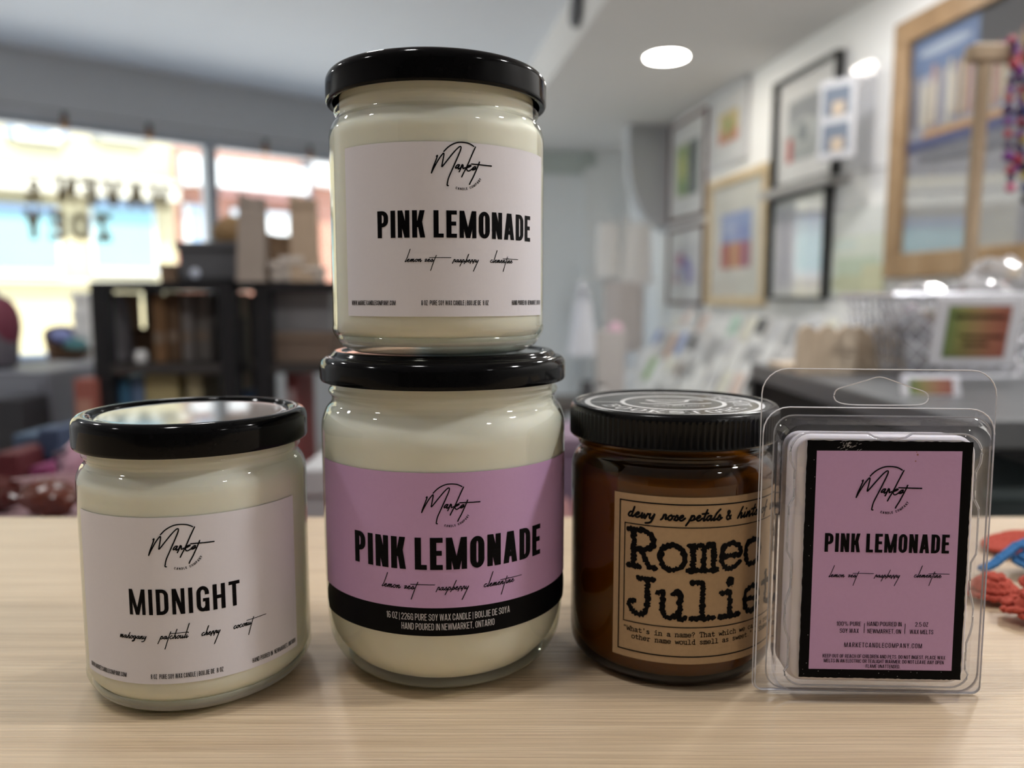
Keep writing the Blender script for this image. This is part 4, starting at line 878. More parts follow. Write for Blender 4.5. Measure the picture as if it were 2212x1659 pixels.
def picture(label, s0, s1, z0, z1, fw, fd, fm, art, mt=0.0, matm=None, glass=True, off=0.0, cat='picture'):
    """s0 is the edge further from the camera (left in the view); art: (x0, x1, z0, z1, colour) in 0..1 of the opening"""
    w, h = s1-s0, z1-z0; t = thing('framed_picture', label, cat, W(s1, off, z0), ROT_RIGHT, group='framed pictures on the right-hand wall')
    if fw:
        g = MB()
        for a, c, d_, e in ((0, w, 0, fw), (0, w, h-fw, h), (0, fw, fw, h-fw), (w-fw, w, fw, h-fw)): g.rbox(a, c, -fd, -0.001, d_, e, 0.004, seg=2)
        g.build('frame', fm, t)
    a0, a1, b0, b1 = fw, w-fw, fw, h-fw
    if mt:
        g = MB(); g.box(a0, a1, -0.010, -0.002, b0, b1); g.build('mat_board', matm or MATW, t)
        a0 += mt; a1 -= mt; b0 += mt*1.15; b1 -= mt*1.15
    g = MB(); ms = []
    for i, (x0, x1, y0, y1, c) in enumerate(art):
        y = -0.011-i*0.00012; x0, x1, y0, y1 = a0+(a1-a0)*x0, a0+(a1-a0)*x1, b0+(b1-b0)*y0, b0+(b1-b0)*y1
        m = pal(c)
        if m not in ms: ms.append(m)
        g.cur = ms.index(m); n = 14 if i else 4
        if i and c[0] < 2 and len(art) > 3 and (i % 3 == 2):
            g.add([((x0+x1)/2+(x1-x0)/2*math.cos(2*PI*k/n), y, (y0+y1)/2+(y1-y0)/2*math.sin(2*PI*k/n)) for k in range(n)], [list(range(n))])
        else: g.quad((x0, y, y0), (x1, y, y0), (x1, y, y1), (x0, y, y1))
    g.build('artwork', ms, t, fix=False)
    if glass:
        g = MB(); g.quad((fw, -fd*0.6-0.004, fw), (w-fw, -fd*0.6-0.004, fw), (w-fw, -fd*0.6-0.004, h-fw), (fw, -fd*0.6-0.004, h-fw)); g.build('glass_pane', CLEARG, t, fix=False)
    return t
g_ = random.Random(5)
street = [(0, 1, 0, 1, (0.30, 0.30, 0.34)), (0, 0.40, 0.82, 1, (0.10, 0.15, 0.27)), (0.03, 0.36, 0.90, 0.95, (0.30, 0.35, 0.43)), (0, 1, 0.0, 0.42, (0.26, 0.26, 0.28)), (0.40, 1, 0.70, 1, (0.035, 0.035, 0.04))]
for i in range(44):
    x = g_.uniform(0, 0.95); c = g_.choice([(0.34, 0.09, 0.05), (0.44, 0.34, 0.22), (0.50, 0.45, 0.38), (0.10, 0.10, 0.13), (0.36, 0.20, 0.15), (0.44, 0.40, 0.30), (0.22, 0.20, 0.22)])
    street.append((x, x+g_.uniform(0.012, 0.032), g_.uniform(0.56, 0.62), g_.uniform(0.74, 0.86), c))
street += [(0, 1, 0.48, 0.53, (0.07, 0.08, 0.17)), (0.05, 0.9, 0.41, 0.48, (0.16, 0.16, 0.18)), (0.1, 0.6, 0.53, 0.56, (0.42, 0.24, 0.10))]
picture('largest picture, in a wide light oak frame, showing a colourful street scene', 1.75, 2.725, 0.205, 1.115, 0.085, 0.035, OAK, street)
picture('dark red framed picture with a green and grey print, farthest along the upper row', 4.50, 5.13, 0.625, 1.255, 0.022, 0.025, REDF, [(0, 1, 0, 1, (0.42, 0.45, 0.30)), (0.0, 0.45, 0.1, 0.95, (0.30, 0.42, 0.12)), (0.1, 0.4, 0.3, 0.8, (0.55, 0.58, 0.12)), (0.55, 1, 0, 1, (0.10, 0.13, 0.13)), (0.2, 0.5, 0.05, 0.3, (0.16, 0.30, 0.10))], 0.11)
picture('white framed print of a green plant on orange and yellow, close under the soffit', 3.965, 4.45, 0.86, 1.28, 0.03, 0.030, WHITEF, [(0, 1, 0, 1, (0.72, 0.55, 0.22)), (0, 1, 0, 0.35, (0.62, 0.20, 0.08)), (0.3, 0.7, 0.15, 0.8, (0.22, 0.40, 0.10)), (0, 1, 0.3, 0.45, (0.68, 0.36, 0.12)), (0.35, 0.62, 0.4, 0.7, (0.45, 0.48, 0.12)), (0.42, 0.56, 0.2, 0.75, (0.15, 0.34, 0.08))], 0.085)
picture('pale beech framed picture with blue above red and orange stripes', 3.70, 4.45, 0.09, 0.80, 0.05, 0.028, PALEWOOD, [(0, 1, 0, 1, (0.30, 0.38, 0.66)), (0, 1, 0, 0.46, (0.46, 0.09, 0.07)), (0.1, 0.5, 0.6, 0.9, (0.42, 0.50, 0.74)), (0.36, 0.46, 0, 0.46, (0.72, 0.42, 0.14)), (0.52, 0.60, 0, 0.46, (0.66, 0.34, 0.12)), (0.6, 0.95, 0.5, 0.75, (0.22, 0.28, 0.6)), (0.78, 0.92, 0, 0.46, (0.32, 0.10, 0.24))], 0.135, mat('cream_mat_board', (0.72, 0.70, 0.63), 0.8))
picture('black framed grey print with a red corner, above the picture ledge', 3.09, 3.64, 0.645, 1.145, 0.014, 0.045, BLACKF, [(0, 1, 0, 1, (0.42, 0.44, 0.43)), (0.05, 0.95, 0.62, 0.95, (0.30, 0.31, 0.32)), (0.15, 0.7, 0.2, 0.7, (0.52, 0.54, 0.52)), (0, 0.16, 0, 0.4, (0.50, 0.10, 0.08)), (0.3, 0.5, 0.3, 0.6, (0.22, 0.24, 0.25))], 0.085)
picture('black framed picture of pale grey stripes hanging directly under the picture ledge', 3.13, 3.65, 0.125, 0.60, 0.014, 0.045, BLACKF, [(0, 1, 0, 1, (0.62, 0.60, 0.64)), (0.1, 0.3, 0.1, 0.9, (0.50, 0.48, 0.54)), (0.5, 0.6, 0, 1, (0.70, 0.68, 0.66))], 0.03)
picture('brown framed picture of small purple and blue shapes, lowest at the far end', 4.50, 5.12, 0.09, 0.585, 0.02, 0.025, REDF, [(0, 1, 0, 1, (0.66, 0.65, 0.66)), (0.1, 0.4, 0.5, 0.8, (0.42, 0.10, 0.24)), (0.4, 0.7, 0.4, 0.7, (0.16, 0.16, 0.5)), (0.55, 0.8, 0.1, 0.5, (0.24, 0.18, 0.52)), (0.05, 0.2, 0.1, 0.4, (0.40, 0.06, 0.12)), (0.2, 0.4, 0.2, 0.5, (0.36, 0.44, 0.66))], 0.08)
picture('unframed pale green landscape canvas beside the oak framed picture', 2.745, 3.11, 0.14, 0.485, 0.0, 0.03, None, [(0, 1, 0, 1, (0.62, 0.66, 0.58)), (0, 1, 0.7, 1, (0.66, 0.68, 0.66)), (0, 1, 0, 0.3, (0.50, 0.52, 0.36)), (0.1, 0.9, 0.25, 0.45, (0.48, 0.56, 0.44)), (0.6, 1.0, 0.0, 0.35, (0.56, 0.56, 0.38)), (0, 0.5, 0.55, 0.66, (0.58, 0.66, 0.62))], 0.0, None, False)
t = thing('picture_ledge', 'grey picture ledge between the two black framed pictures', 'shelf', W(3.02, 0, 0.602), ROT_RIGHT)
g = MB(); g.box(-0.62+0.0, 0.0, -0.09, 0, 0, 0.018); g.build('board', mat('grey_ledge', (0.34, 0.33, 0.32), 0.5), t); g = MB(); g.box(-0.62, 0.0, -0.09, -0.082, 0.018, 0.036); g.build('lip', MATS['grey_ledge'], t)
t = thing('photo_display', 'white card holding two small photos, jutting out in front of the black framed print', 'photo display', W(2.86, 0.16, 0.66), R(-50))
g = MB(); g.rbox(-0.075, 0.075, -0.008, 0.008, 0, 0.30, 0.005); g.build('card', mat('grey_white_card', (0.55, 0.55, 0.57), 0.5), t)
for z in (0.03, 0.165):
    g = MB(); g.box(-0.055, 0.05, -0.010, -0.0085, z, z+0.105); o = g.build('photo', pal((0.16, 0.19, 0.24)), t); g = MB(); g.box(-0.02, 0.03, -0.0112, -0.0102, z+0.0, z+0.05); g.build('photo_detail', pal((0.52, 0.42, 0.32)), o)
g = MB(); g.box(-0.01, 0.01, 0.008, 0.12, 0.14, 0.16); g.build('bracket', MATS['white_frame'], t)
t = thing('acrylic_bracket', 'clear acrylic holder on the wall between the photo display and the oak frame', 'wall holder', W(2.78, 0.0, 0.62), ROT_RIGHT)
g = MB(); g.box(-0.16, 0.0, -0.06, -0.056, 0, 0.40); g.build('front', PLASTIC, t); g = MB(); g.box(-0.16, 0.0, -0.056, 0, 0, 0.004); g.build('base', PLASTIC, t)

# ------------------------------------------------------------------ tiered greeting card rack along the wall
TIERS = 5
rk = thing('card_rack', 'white stepped rack of greeting cards running along the right-hand wall', 'card rack', W(2.55, 0.006, FLOOR_Z), ROT_RIGHT)
RACKW = mat('white_rack', (0.66, 0.66, 0.66), 0.5)
LEN = 2.30; tz = lambda k: -0.115-0.125*k; to = lambda k: 0.05+0.125*k
for k in range(TIERS):
    g = MB(); g.box(-LEN, 0, -(to(k)+0.125), -to(k), tz(k)-0.012-FLOOR_Z, tz(k)-FLOOR_Z); g.box(-LEN, 0, -(to(k)+0.125), -(to(k)+0.119), tz(k)-FLOOR_Z, tz(k)+0.02-FLOOR_Z); g.build('step', RACKW, rk)
g = MB(); g.prism([(-0.0, 0), (-(to(4)+0.125), 0), (-(to(4)+0.125), tz(4)-0.013-FLOOR_Z), (-0.05, tz(0)-0.013-FLOOR_Z), (0, tz(0)-0.013-FLOOR_Z)], 'x', -0.018, 0.0); g.build('side_panel', RACKW, rk)
g = MB(); g.prism([(-0.0, 0), (-(to(4)+0.125), 0), (-(to(4)+0.125), tz(4)-0.013-FLOOR_Z), (-0.05, tz(0)-0.013-FLOOR_Z), (0, tz(0)-0.013-FLOOR_Z)], 'x', -LEN, -LEN+0.018); g.build('side_panel', RACKW, rk)
HUES = [('pink', (0.66, 0.50, 0.55)), ('green', (0.30, 0.46, 0.20)), ('orange', (0.58, 0.36, 0.26)), ('cream', (0.72, 0.70, 0.60)), ('grey', (0.36, 0.36, 0.37)), ('black', (0.05, 0.05, 0.055)), ('mint', (0.42, 0.60, 0.50)), ('peach', (0.68, 0.52, 0.46)), ('blue', (0.26, 0.34, 0.58)), ('white', (0.76, 0.76, 0.76)), ('brown', (0.30, 0.24, 0.20)), ('pale grey', (0.56, 0.56, 0.58))]
TN = ['top', 'second', 'middle', 'fourth', 'lowest']
CARD = mat('white_card_sleeve', (0.82, 0.82, 0.82), 0.25, var=0.03, spec=0.7, coat=0.4)
ORD = ['first', 'second', 'third', 'fourth', 'fifth', 'sixth', 'seventh', 'eighth', 'ninth', 'tenth', 'eleventh', 'twelfth', 'thirteenth', 'fourteenth', 'fifteenth', 'sixteenth', 'seventeenth', 'eighteenth']
cg = random.Random(11)
for k in range(TIERS):
    n = 15; step = (LEN-0.06)/n
    for i in range(n):
        nm, c = cg.choice(HUES + [HUES[9]]*7 + [HUES[3]]*4 + [HUES[11]]*6 + [HUES[4]]*3); w_, h_ = cg.uniform(0.105, 0.135), cg.uniform(0.16, 0.21)
        if nm in ('black', 'brown') and cg.random() < 0.6: nm, c = HUES[9]
        t = thing('greeting_card', 'greeting card with a %s front, %s from the near end of the %s tier' % (nm, ORD[i], TN[k]), 'greeting card', W(2.60+step*(i+0.5), to(k)+0.085, tz(k)+0.001), ROT_RIGHT, group='greeting cards on the stepped rack')
        m = Matrix.Rotation(R(-24+cg.uniform(-4, 3)), 4, 'X') @ Matrix.Rotation(R(cg.uniform(-3, 3)), 4, 'Y')
        g = MB(); g.box(-w_/2, w_/2, -0.003, 0.003, 0.0, h_, m); g.build('card', CARD, t)
        x0 = -w_/2+0.012; big = cg.random() < 0.5
        g = MB(); g.box(x0, w_/2-0.012, -0.0042, -0.0032, 0.015 if big else h_*0.45, h_-0.015, m); g.build('printed_front', pal(c, 0.3), t)

# ------------------------------------------------------------------ white bags, cloths and tag stand at the far end
TOTE = mat('white_cotton', (0.74, 0.76, 0.82), 0.85, scale=300, bump=0.2); BEIGE = mat('grey_beige_linen', (0.72, 0.71, 0.69), 0.9, scale=300, bump=0.2)
def hung(name, label, cat, c, w, h, d, m, rotz=0.0, taper=0.75, handle=True, seed=0):
    """a soft hanging bag or cloth: folds down its length"""
    t = thing(name, label, cat, c, rotz); g = MB(); n = 20; v = 8; vs = []; gg = random.Random(seed); ph = gg.uniform(0, 6)
    for j in range(v+1):
        z = -h*j/v; ww = w*(taper+(1-taper)*j/v)
        for i in range(n):
            a = 2*PI*i/n; vs.append((ww/2*math.cos(a)*(1+0.06*math.sin(5*a+ph)), d/2*math.sin(a)*(1+0.25*math.sin(4*a+ph+j*0.3)), z))
    fs = [(j*n+i, j*n+(i+1) % n, (j+1)*n+(i+1) % n, (j+1)*n+i) for j in range(v) for i in range(n)] + [list(range(n)), [v*n+i for i in range(n)]]
    g.add(vs, fs); g.build('cloth_body' if not handle else 'bag_body', m, t, smooth=True, ang=60)
    if handle:
        for y in (-d*0.3, d*0.3):
            g = MB(); g.tube([(-w*taper*0.28, y, -0.01), (-w*taper*0.2, y, h*0.25), (0, 0, h*0.36), (w*taper*0.2, y, h*0.25), (w*taper*0.28, y, -0.01)], 0.008, 6); g.build('handle', m, t, smooth=True)
    return t
st = thing('display_stand', 'white floor stand hung with pale cloths at the far end of the card rack', 'display stand', level(1345, 640, 0.13) if False else depth(1352, 640, 5.2)*1.0 - Vector((0, 0, 0)), 0.0)
st.location.z = FLOOR_Z; sx, sy = st.location.x, st.location.y
g = MB(); g.lathe([(0.02, 0.0), (0.13, 0.0), (0.13, 0.02), (0.02, 0.03)], 32); g.build('base', RACKW, st, smooth=True)
g = MB(); g.tube([(0, 0, 0.02), (0, 0, 1.62)], 0.014, 10); g.build('pole', RACKW, st, smooth=True)
for z in (1.58, 1.2):
    g = MB(); g.tube([(-0.2, 0, z), (0.2, 0, z)], 0.008, 8); g.build('crossbar', RACKW, st, smooth=True)
for i, (dx, w_, nm) in enumerate(((-0.12, 0.16, 'left-hand'), (0.06, 0.20, 'broad middle'))):
    hung('hanging_cloth', 'grey beige cloth hanging %s on the white floor stand' % nm, 'cloth', (sx+dx, sy-0.03, FLOOR_Z+1.56), w_, 0.34+0.05*i, 0.05, BEIGE, 0, 0.85, False, i)
hung('hanging_cloth', 'long pale brown cloth on the lower bar of the white floor stand', 'cloth', (sx-0.03, sy-0.04, FLOOR_Z+1.19), 0.27, 0.46, 0.06, mat('pale_taupe_cloth', (0.54, 0.50, 0.48), 0.9), 0, 0.9, False, 4)
p = depth(1258, 650, 3.9); hung('tote_bag', 'bluish white cloth bag hanging at the far end beside the green grey wall', 'bag', p, 0.15, 0.27, 0.07, TOTE, R(10), 0.55, True, 3)
t = thing('wall_hook', 'white hook post carrying the bluish white cloth bag', 'hook stand', (p.x, p.y+0.06, FLOOR_Z)); g = MB(); g.tube([(0, 0, 0.0), (0, 0, p.z+0.10-FLOOR_Z), (0, -0.07, p.z+0.09-FLOOR_Z)], 0.01, 8); g.build('post', RACKW, t, smooth=True)
def dbox(name, label, cat, Y, px0, px1, z0, z1, th, m, group=None, rotz=0.0, r=0.004, extra=None, lean=0.0):
    """box standing at depth Y between two image columns, bottom and top at real heights"""
    a, c = depth(px0, 640, Y), depth(px1, 640, Y); w = c.x-a.x
    t = thing(name, label, cat, ((a.x+c.x)/2, Y, z0), rotz, group); g = MB(); mm = Matrix.Rotation(lean, 4, 'Y') if lean else None
    g.rbox(-w/2, w/2, 0, th, 0.0, z1-z0, min(r, th*0.3), mm, seg=2); g.build('body', m, t)
    if extra: extra(t, w, z1-z0, th)
    return t
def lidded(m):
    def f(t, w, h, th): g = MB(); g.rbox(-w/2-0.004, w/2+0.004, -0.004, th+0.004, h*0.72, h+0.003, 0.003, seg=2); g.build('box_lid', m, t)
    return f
def spine(m, z=0.7):
    def f(t, w, h, th): g = MB(); g.box(-w*0.36, w*0.36, -0.0012, -0.0002, h*z, h*(z+0.14)); g.build('spine_label', m, t)
    return f
t = thing('low_table', 'low dark table at the far end carrying the gift bag and small pots', 'table', (depth(1305, 700, 3.3).x, 3.45, FLOOR_Z))
DARKW = wood('dark_brown_wood', (0.030, 0.022, 0.018), (0.045, 0.034, 0.028), (0.06, 0.045, 0.036), rough=0.5, grain=(3, 30, 30))
g = MB(); g.rbox(-0.20, 0.16, -0.2, 0.2, 0.60, 0.63, 0.004); g.build('table_top', DARKW, t)
for x, y in ((-0.18, -0.18), (0.14, -0.18), (-0.18, 0.18), (0.14, 0.18)):
    g = MB(); g.box(x-0.015, x+0.015, y-0.015, y+0.015, 0, 0.60); g.build('leg', DARKW, t)
LT = FLOOR_Z+0.6305
dbox('gift_bag', 'grey beige paper gift bag with pink tissue, on the low dark table', 'bag', 3.36, 1292, 1352, LT, LT+0.31, 0.09, mat('grey_beige_paper', (0.50, 0.47, 0.45), 0.7), extra=lambda t, w, h, th: [g.build('tissue', pal((0.70, 0.45, 0.55)), t) for g in [frame_mb(lambda q: q.ball((0.02, th/2, h+0.006), 0.03, 0.025, 0.03, jit=0.2))]])
def pot(label, Y, px, z, r, h, m):
    t = thing('small_pot', label, 'pot', (depth(px, 640, Y).x, Y, z)); g = MB(); g.lathe(fillet([(r*0.75, 0), (r, 0.004, 0.003), (r, h*0.7, h*0.2), (r*0.7, h*0.85, 0.004), (r*0.72, h, 0.003), (0.004, h)]), 24); g.build('body', m, t, smooth=True)
    g = MB(); g.lathe([(r*0.74, h*0.9), (r*0.76, h*1.02), (0.003, h*1.03)], 24, close=False); g.build('pot_lid', MATS['black_gloss_lid'], t, smooth=True)
pot('small dark pot on the low dark table in front of the gift bag', 3.30, 1270, LT, 0.03, 0.10, pal((0.05, 0.05, 0.06), 0.3)); pot('small white pot with black lid on the low dark table', 3.29, 1300, LT, 0.028, 0.085, pal((0.62, 0.6, 0.58), 0.3))

# ------------------------------------------------------------------ right: dark display shelf with wire basket, sign, scalloped box and necklace stand
SHELFT = mat('dark_grey_shelf', (0.10, 0.105, 0.11), 0.4, var=0.1, scale=30)
sh = thing('display_shelf', 'dark grey display shelf behind the wax melt pack at the right', 'shelf', (0.67, 1.02, FLOOR_Z))
ZS = 0.008
g = MB(); g.rbox(-0.22, 0.75, -0.25, 0.45, ZS-0.03-FLOOR_Z, ZS-FLOOR_Z, 0.003); g.build('shelf_board', SHELFT, sh)
g = MB(); g.rbox(-0.22, 0.75, -0.25, 0.45, 0.50, 0.53, 0.003); g.build('shelf_board', SHELFT, sh)
for x in (-0.21, 0.74):
    for y in (-0.24, 0.44):
        g = MB(); g.box(x-0.012, x+0.012, y-0.012, y+0.012, 0, ZS-0.03-FLOOR_Z); g.build('post', mat('black_metal', (0.012, 0.012, 0.014), 0.4, 0.3), sh)
g = MB(); g.box(-0.2, 0.73, 0.43, 0.44, 0, ZS-0.03-FLOOR_Z); g.build('back_panel', mat('black_panel', (0.014, 0.014, 0.016), 0.5), sh)
dbox('storage_bin', 'teal grey storage bin on the lower board of the dark display shelf', 'bin', 1.0, 2150, 2400, FLOOR_Z+0.531, -0.12, 0.25, mat('teal_grey_bin', (0.07, 0.10, 0.11), 0.5), r=0.02, extra=lambda t, w, h, th: [g.build('bin_rim', pal((0.20, 0.26, 0.28)), t) for g in [frame_mb(lambda q: q.rbox(-w/2-0.006, w/2+0.006, -0.006, th+0.006, h-0.012, h+0.004, 0.004))]])
# wire basket
SILV = mat('silver_wire', (0.55, 0.56, 0.60), 0.28, 0.9)
BY = 1.17; bl, br = depth(1985, 640, BY).x, depth(1985, 640, BY).x+0.36
bk = thing('wire_basket', 'silver wire mesh basket of clear bags with a sign clipped on its front', 'basket', ((bl+br)/2, BY+0.1, ZS))
HB, w0, w1, d0, d1 = 0.126, 0.36, 0.43, 0.13, 0.19
def bp(u, v, side):       # point on a sloping basket wall; u across, v up
    w, d = w0+(w1-w0)*v, d0+(d1-d0)*v
    return {'f': (-w/2+w*u, -d/2, HB*v), 'b': (-w/2+w*u, d/2, HB*v), 'l': (-w/2, -d/2+d*u, HB*v), 'r': (w/2, -d/2+d*u, HB*v)}[side]
g = MB(); rim = [bp(0, 1, 'f'), bp(1, 1, 'f'), bp(1, 1, 'b'), bp(0, 1, 'b')]; g.tube(rim, 0.0042, 8, closed=True); g.build('rim', SILV, bk, smooth=True)
g = MB(); g.tube([bp(0, 0, 'f'), bp(1, 0, 'f'), bp(1, 0, 'b'), bp(0, 0, 'b')], 0.004, 8, closed=True)
g.build('base_ring', SILV, bk, smooth=True)
g = MB()
for side, n in (('f', 15), ('b', 15), ('l', 8), ('r', 8)):
    for i in range(-n//3, n+n//3):
        for sg in (1, -1):
            u0, u1 = i/n, (i+sg*n/3.0)/n
            P = [(u0+(u1-u0)*j/8, j/8) for j in range(9)]; P = [(u, v) for u, v in P if -0.001 <= u <= 1.001]
            if len(P) > 1: g.tube([bp(u, v, side) for u, v in P], 0.0014, 5, caps=False)
g.build('wire_mesh', SILV, bk, smooth=True)
SK = [(0.15, 0.22, 0.07), (0.27, 0.25, 0.08), (0.36, 0.22, 0.10), (0.36, 0.14, 0.08), (0.32, 0.10, 0.07)]
SG = [tuple(a+(b-a)*(i % 4)/4 for a, b in zip(SK[i//4], SK[min(i//4+1, 4)])) for i in range(17)]
def sign_card(name, label, loc, w, h, rotz, rx):
    t = thing(name, label, 'sign', loc); t.rotation_euler = (rx, 0, rotz); g = MB(); g.rbox(-w/2, w/2, 0, 0.003, 0, h, 0.001, seg=1); g.build('card', mat('white_sign_card', (0.70, 0.70, 0.74), 0.4), t)
    g = MB(); ms = [pal(c, 0.5) for c in SG]; a = -w*0.36; ww = w*0.72/len(SG)
    for i in range(len(SG)): g.cur = i; g.quad((a+ww*i, -0.0006, h*0.12), (a+ww*(i+1), -0.0006, h*0.12), (a+ww*(i+1), -0.0006, h*0.88), (a+ww*i, -0.0006, h*0.88))
    g.build('printed_panel', ms, t, fix=False)
    return t
t = sign_card('basket_sign', 'white edged sign with green to red panel, hanging on the wire basket', (bl+0.045, BY-0.065, ZS+0.026), 0.118, 0.098, R(-3), R(12))
q = stroke([(-0.034, 0.0715), (0.034, 0.0705)], 0.0045, sm=False) + stroke([(-0.026, 0.046), (0.03, 0.045)], 0.004, sm=False) + stroke([(-0.018, 0.0325), (0.014, 0.032)], 0.004, sm=False)
lay(q, lambda u, v, l: (u, -0.001-l, v), 'blurred_writing', INK, t, lift=0.0002, lim=1, k=1.0)
sign_card('shelf_sign', 'second green and red sign card standing low behind the hang hole of the pack', (depth(2003, 860, 0.96).x, 0.95, ZS), 0.072, 0.026, R(-2), R(-14))
BAGC = clear('crinkled_clear_bag', (0.82, 0.82, 0.84), (0.5, 0.5, 0.54), rough=0.12, bump=1.0, bscale=45, gain=2.2, haze=0.28)
for i, (x, y, z, rx, nm) in enumerate(((-0.14, -0.02, 0.10, 0.058, 'leftmost, half above the rim'), (-0.04, 0.0, 0.115, 0.055, 'above the sign'), (0.06, -0.03, 0.07, 0.07, 'filling the middle of the basket, with orange sweets'), (0.13, 0.0, 0.14, 0.08, 'heaped highest at the right'), (0.02, 0.03, 0.15, 0.05, 'at the back of the heap'), (-0.10, 0.02, 0.05, 0.06, 'low behind the sign'))):
    t = thing('clear_bag', 'crinkled clear bag in the wire basket, %s' % nm, 'bag', ((bl+br)/2+x, BY+0.1+y, ZS+z), group='clear bags in the wire basket')
    g = MB(); g.ball((0, 0, 0), rx, rx*0.8, rx*0.75, 3, 0.16, 30+i); g.build('wrapper', BAGC, t, smooth=True, ang=20)
    cg2 = random.Random(i)
    for j in range(5):
        g = MB(); g.ball((cg2.uniform(-.5, .5)*rx, cg2.uniform(-.5, .1)*rx, cg2.uniform(-.5, .4)*rx), 0.012, 0.010, 0.008, 2); g.build('sweet', pal([(0.62, 0.16, 0.06), (0.72, 0.70, 0.68), (0.60, 0.40, 0.10), (0.7, 0.68, 0.66), (0.35, 0.2, 0.3)][j], 0.4), t, smooth=True)
# scalloped wooden box
SCW = wood('raw_pine', (0.60, 0.48, 0.35), (0.68, 0.56, 0.42), (0.74, 0.62, 0.48), rough=0.6, grain=(20, 20, 3))
x0 = depth(1727, 640, 1.25).x; x1 = depth(1985, 640, 1.25).x
t = thing('scalloped_box', 'raw wooden box with a scalloped top edge left of the wire basket', 'box', (x0, 1.25, ZS))
def scallop(w, n, h, r):
    o = [(0, 0), (w, 0)]
    for i in range(n):
        c = w-(i+0.5)*w/n
        for k in range(7): a = PI*k/6; o.append((c+w/n/2*math.cos(a), h+r*math.sin(a)))
    return o
g = MB(); g.prism(scallop((x1-x0)*0.5, 3, 0.058, 0.02), 'y', 0, 0.01); g.build('front_panel', SCW, t)
g = MB(); g.prism([(u+(x1-x0)*0.5+0.002, v) for u, v in scallop((x1-x0)*0.48, 3, 0.056, 0.02)], 'y', 0.03, 0.04); g.build('side_panel', SCW, t)
g = MB(); g.box(0, (x1-x0)*0.95, 0.045, 0.14, 0, 0.01); g.build('floor_panel', SCW, t)
# necklace stand
STW = wood('tan_wood', (0.36, 0.26, 0.16), (0.43, 0.32, 0.21), (0.5, 0.38, 0.26), rough=0.6, grain=(20, 20, 3))
NY = 1.42
a, c = depth(2092, 590, NY), depth(2128, 118, NY)
t = thing('necklace_stand', 'wooden T-shaped necklace stand rising behind the wire basket', 'necklace stand', (a.x, NY, ZS))
g = MB(); g.rbox(-0.06, 0.08, -0.025, 0.04, 0, 0.012, 0.003); g.build('foot', STW, t)
g = MB(); dx, dz = c.x-a.x, c.z-ZS; g.prism([(-0.009, 0.012), (0.009, 0.012), (dx+0.009, dz), (dx-0.009, dz)], 'y', -0.006, 0.010); g.build('post', STW, t)
g = MB(); g.rbox(dx-0.028, dx+0.18, -0.014, 0.018, dz-0.012, dz+0.016, 0.004); g.build('crossbar', STW, t)
BEADS = [('purple and red', [(0.16, 0.03, 0.20), (0.34, 0.03, 0.06), (0.05, 0.02, 0.08)]), ('black and gold', [(0.02, 0.02, 0.03), (0.40, 0.30, 0.06), (0.03, 0.05, 0.16)]), ('dark red and olive', [(0.28, 0.03, 0.05), (0.18, 0.17, 0.04), (0.10, 0.02, 0.05)])]
for i, (nm, cs) in enumerate(BEADS):
    xh = c.x+0.040+0.028*i; o = thing('bead_necklace', '%s bead necklace hanging from the T-shaped wooden stand' % nm, 'necklace', (xh, NY-0.018, c.z+0.018), group='bead necklaces on the stand')
    pathn = smooth([(0, 0.036, -0.01), (0, 0.01, 0.004), (-0.002, -0.008, -0.02), (-0.012, -0.012, -0.10), (-0.006, -0.014, -0.21-0.02*i), (0.006, -0.012, -0.23-0.02*i), (0.012, -0.010, -0.12), (0.004, -0.006, -0.03)], 6)
    g = MB(); g.tube(pathn, 0.0012, 5); g.build('cord', pal((0.10, 0.06, 0.04)), o)
    L = 0; last = pathn[0]; k = 0
    for p in pathn:
        L += (p-last).length; last = p
        if L > 0.014:
            gb = MB(); gb.ball((0, 0, 0), 0.0075 if k % 4 else 0.010, sub=2); gb.build('bead', pal(cs[k % 3], 0.2), o, smooth=True).location = p; k += 1; L = 0
    g = MB(); g.ball((0, -0.014, -0.25-0.02*i), 0.009, sub=2); g.build('pendant', pal([(0.5, 0.12, 0.22), (0.05, 0.05, 0.06), (0.3, 0.22, 0.22)][i], 0.2), o, smooth=True)

# ------------------------------------------------------------------ left: black shelving in front of the window and its stock
BLK = mat('black_shelf_metal', (0.010, 0.010, 0.012), 0.45, 0.2)
SY = 2.05; ZT = 0.172; ZM = -0.045; ZL = -0.36
def xs(px, Y=SY): return depth(px, 640, Y).x
def unit(label, px0, px1, dep):
    x0, x1 = xs(px0), xs(px1); t = thing('shelf_unit', label, 'shelf unit', (x0, SY, FLOOR_Z), group='black shelf units before the window'); w = x1-x0; b = 0.042
    for x in (0, w-b):
        for y in (0, dep-b): g = MB(); g.box(x, x+b, y, y+b, 0, ZT-FLOOR_Z); g.build('post', BLK, t)
    for z, nm in ((ZT, 'top_board'), (ZM, 'shelf_board'), (ZL, 'shelf_board')):
        g = MB(); g.box(0.0, w, 0.002, dep-0.002, z-0.022-FLOOR_Z, z-FLOOR_Z); g.build(nm, BLK if z == ZT else mat('dark_shelf_board', (0.035, 0.030, 0.028), 0.5), t)
    return t
unit('black shelf unit with kraft bags and a grey bin on top', 194, 506, 0.34)
unit('black shelf unit partly hidden by the tall jars', 546, 860, 0.34)
BR = pal((0.20, 0.105, 0.045)); BR2 = pal((0.13, 0.075, 0.04)); GRYB = pal((0.24, 0.22, 0.21)); KR = mat('kraft_paper_bag', (0.36, 0.27, 0.19), 0.8, scale=80, bump=0.15)
Y1 = SY+0.06
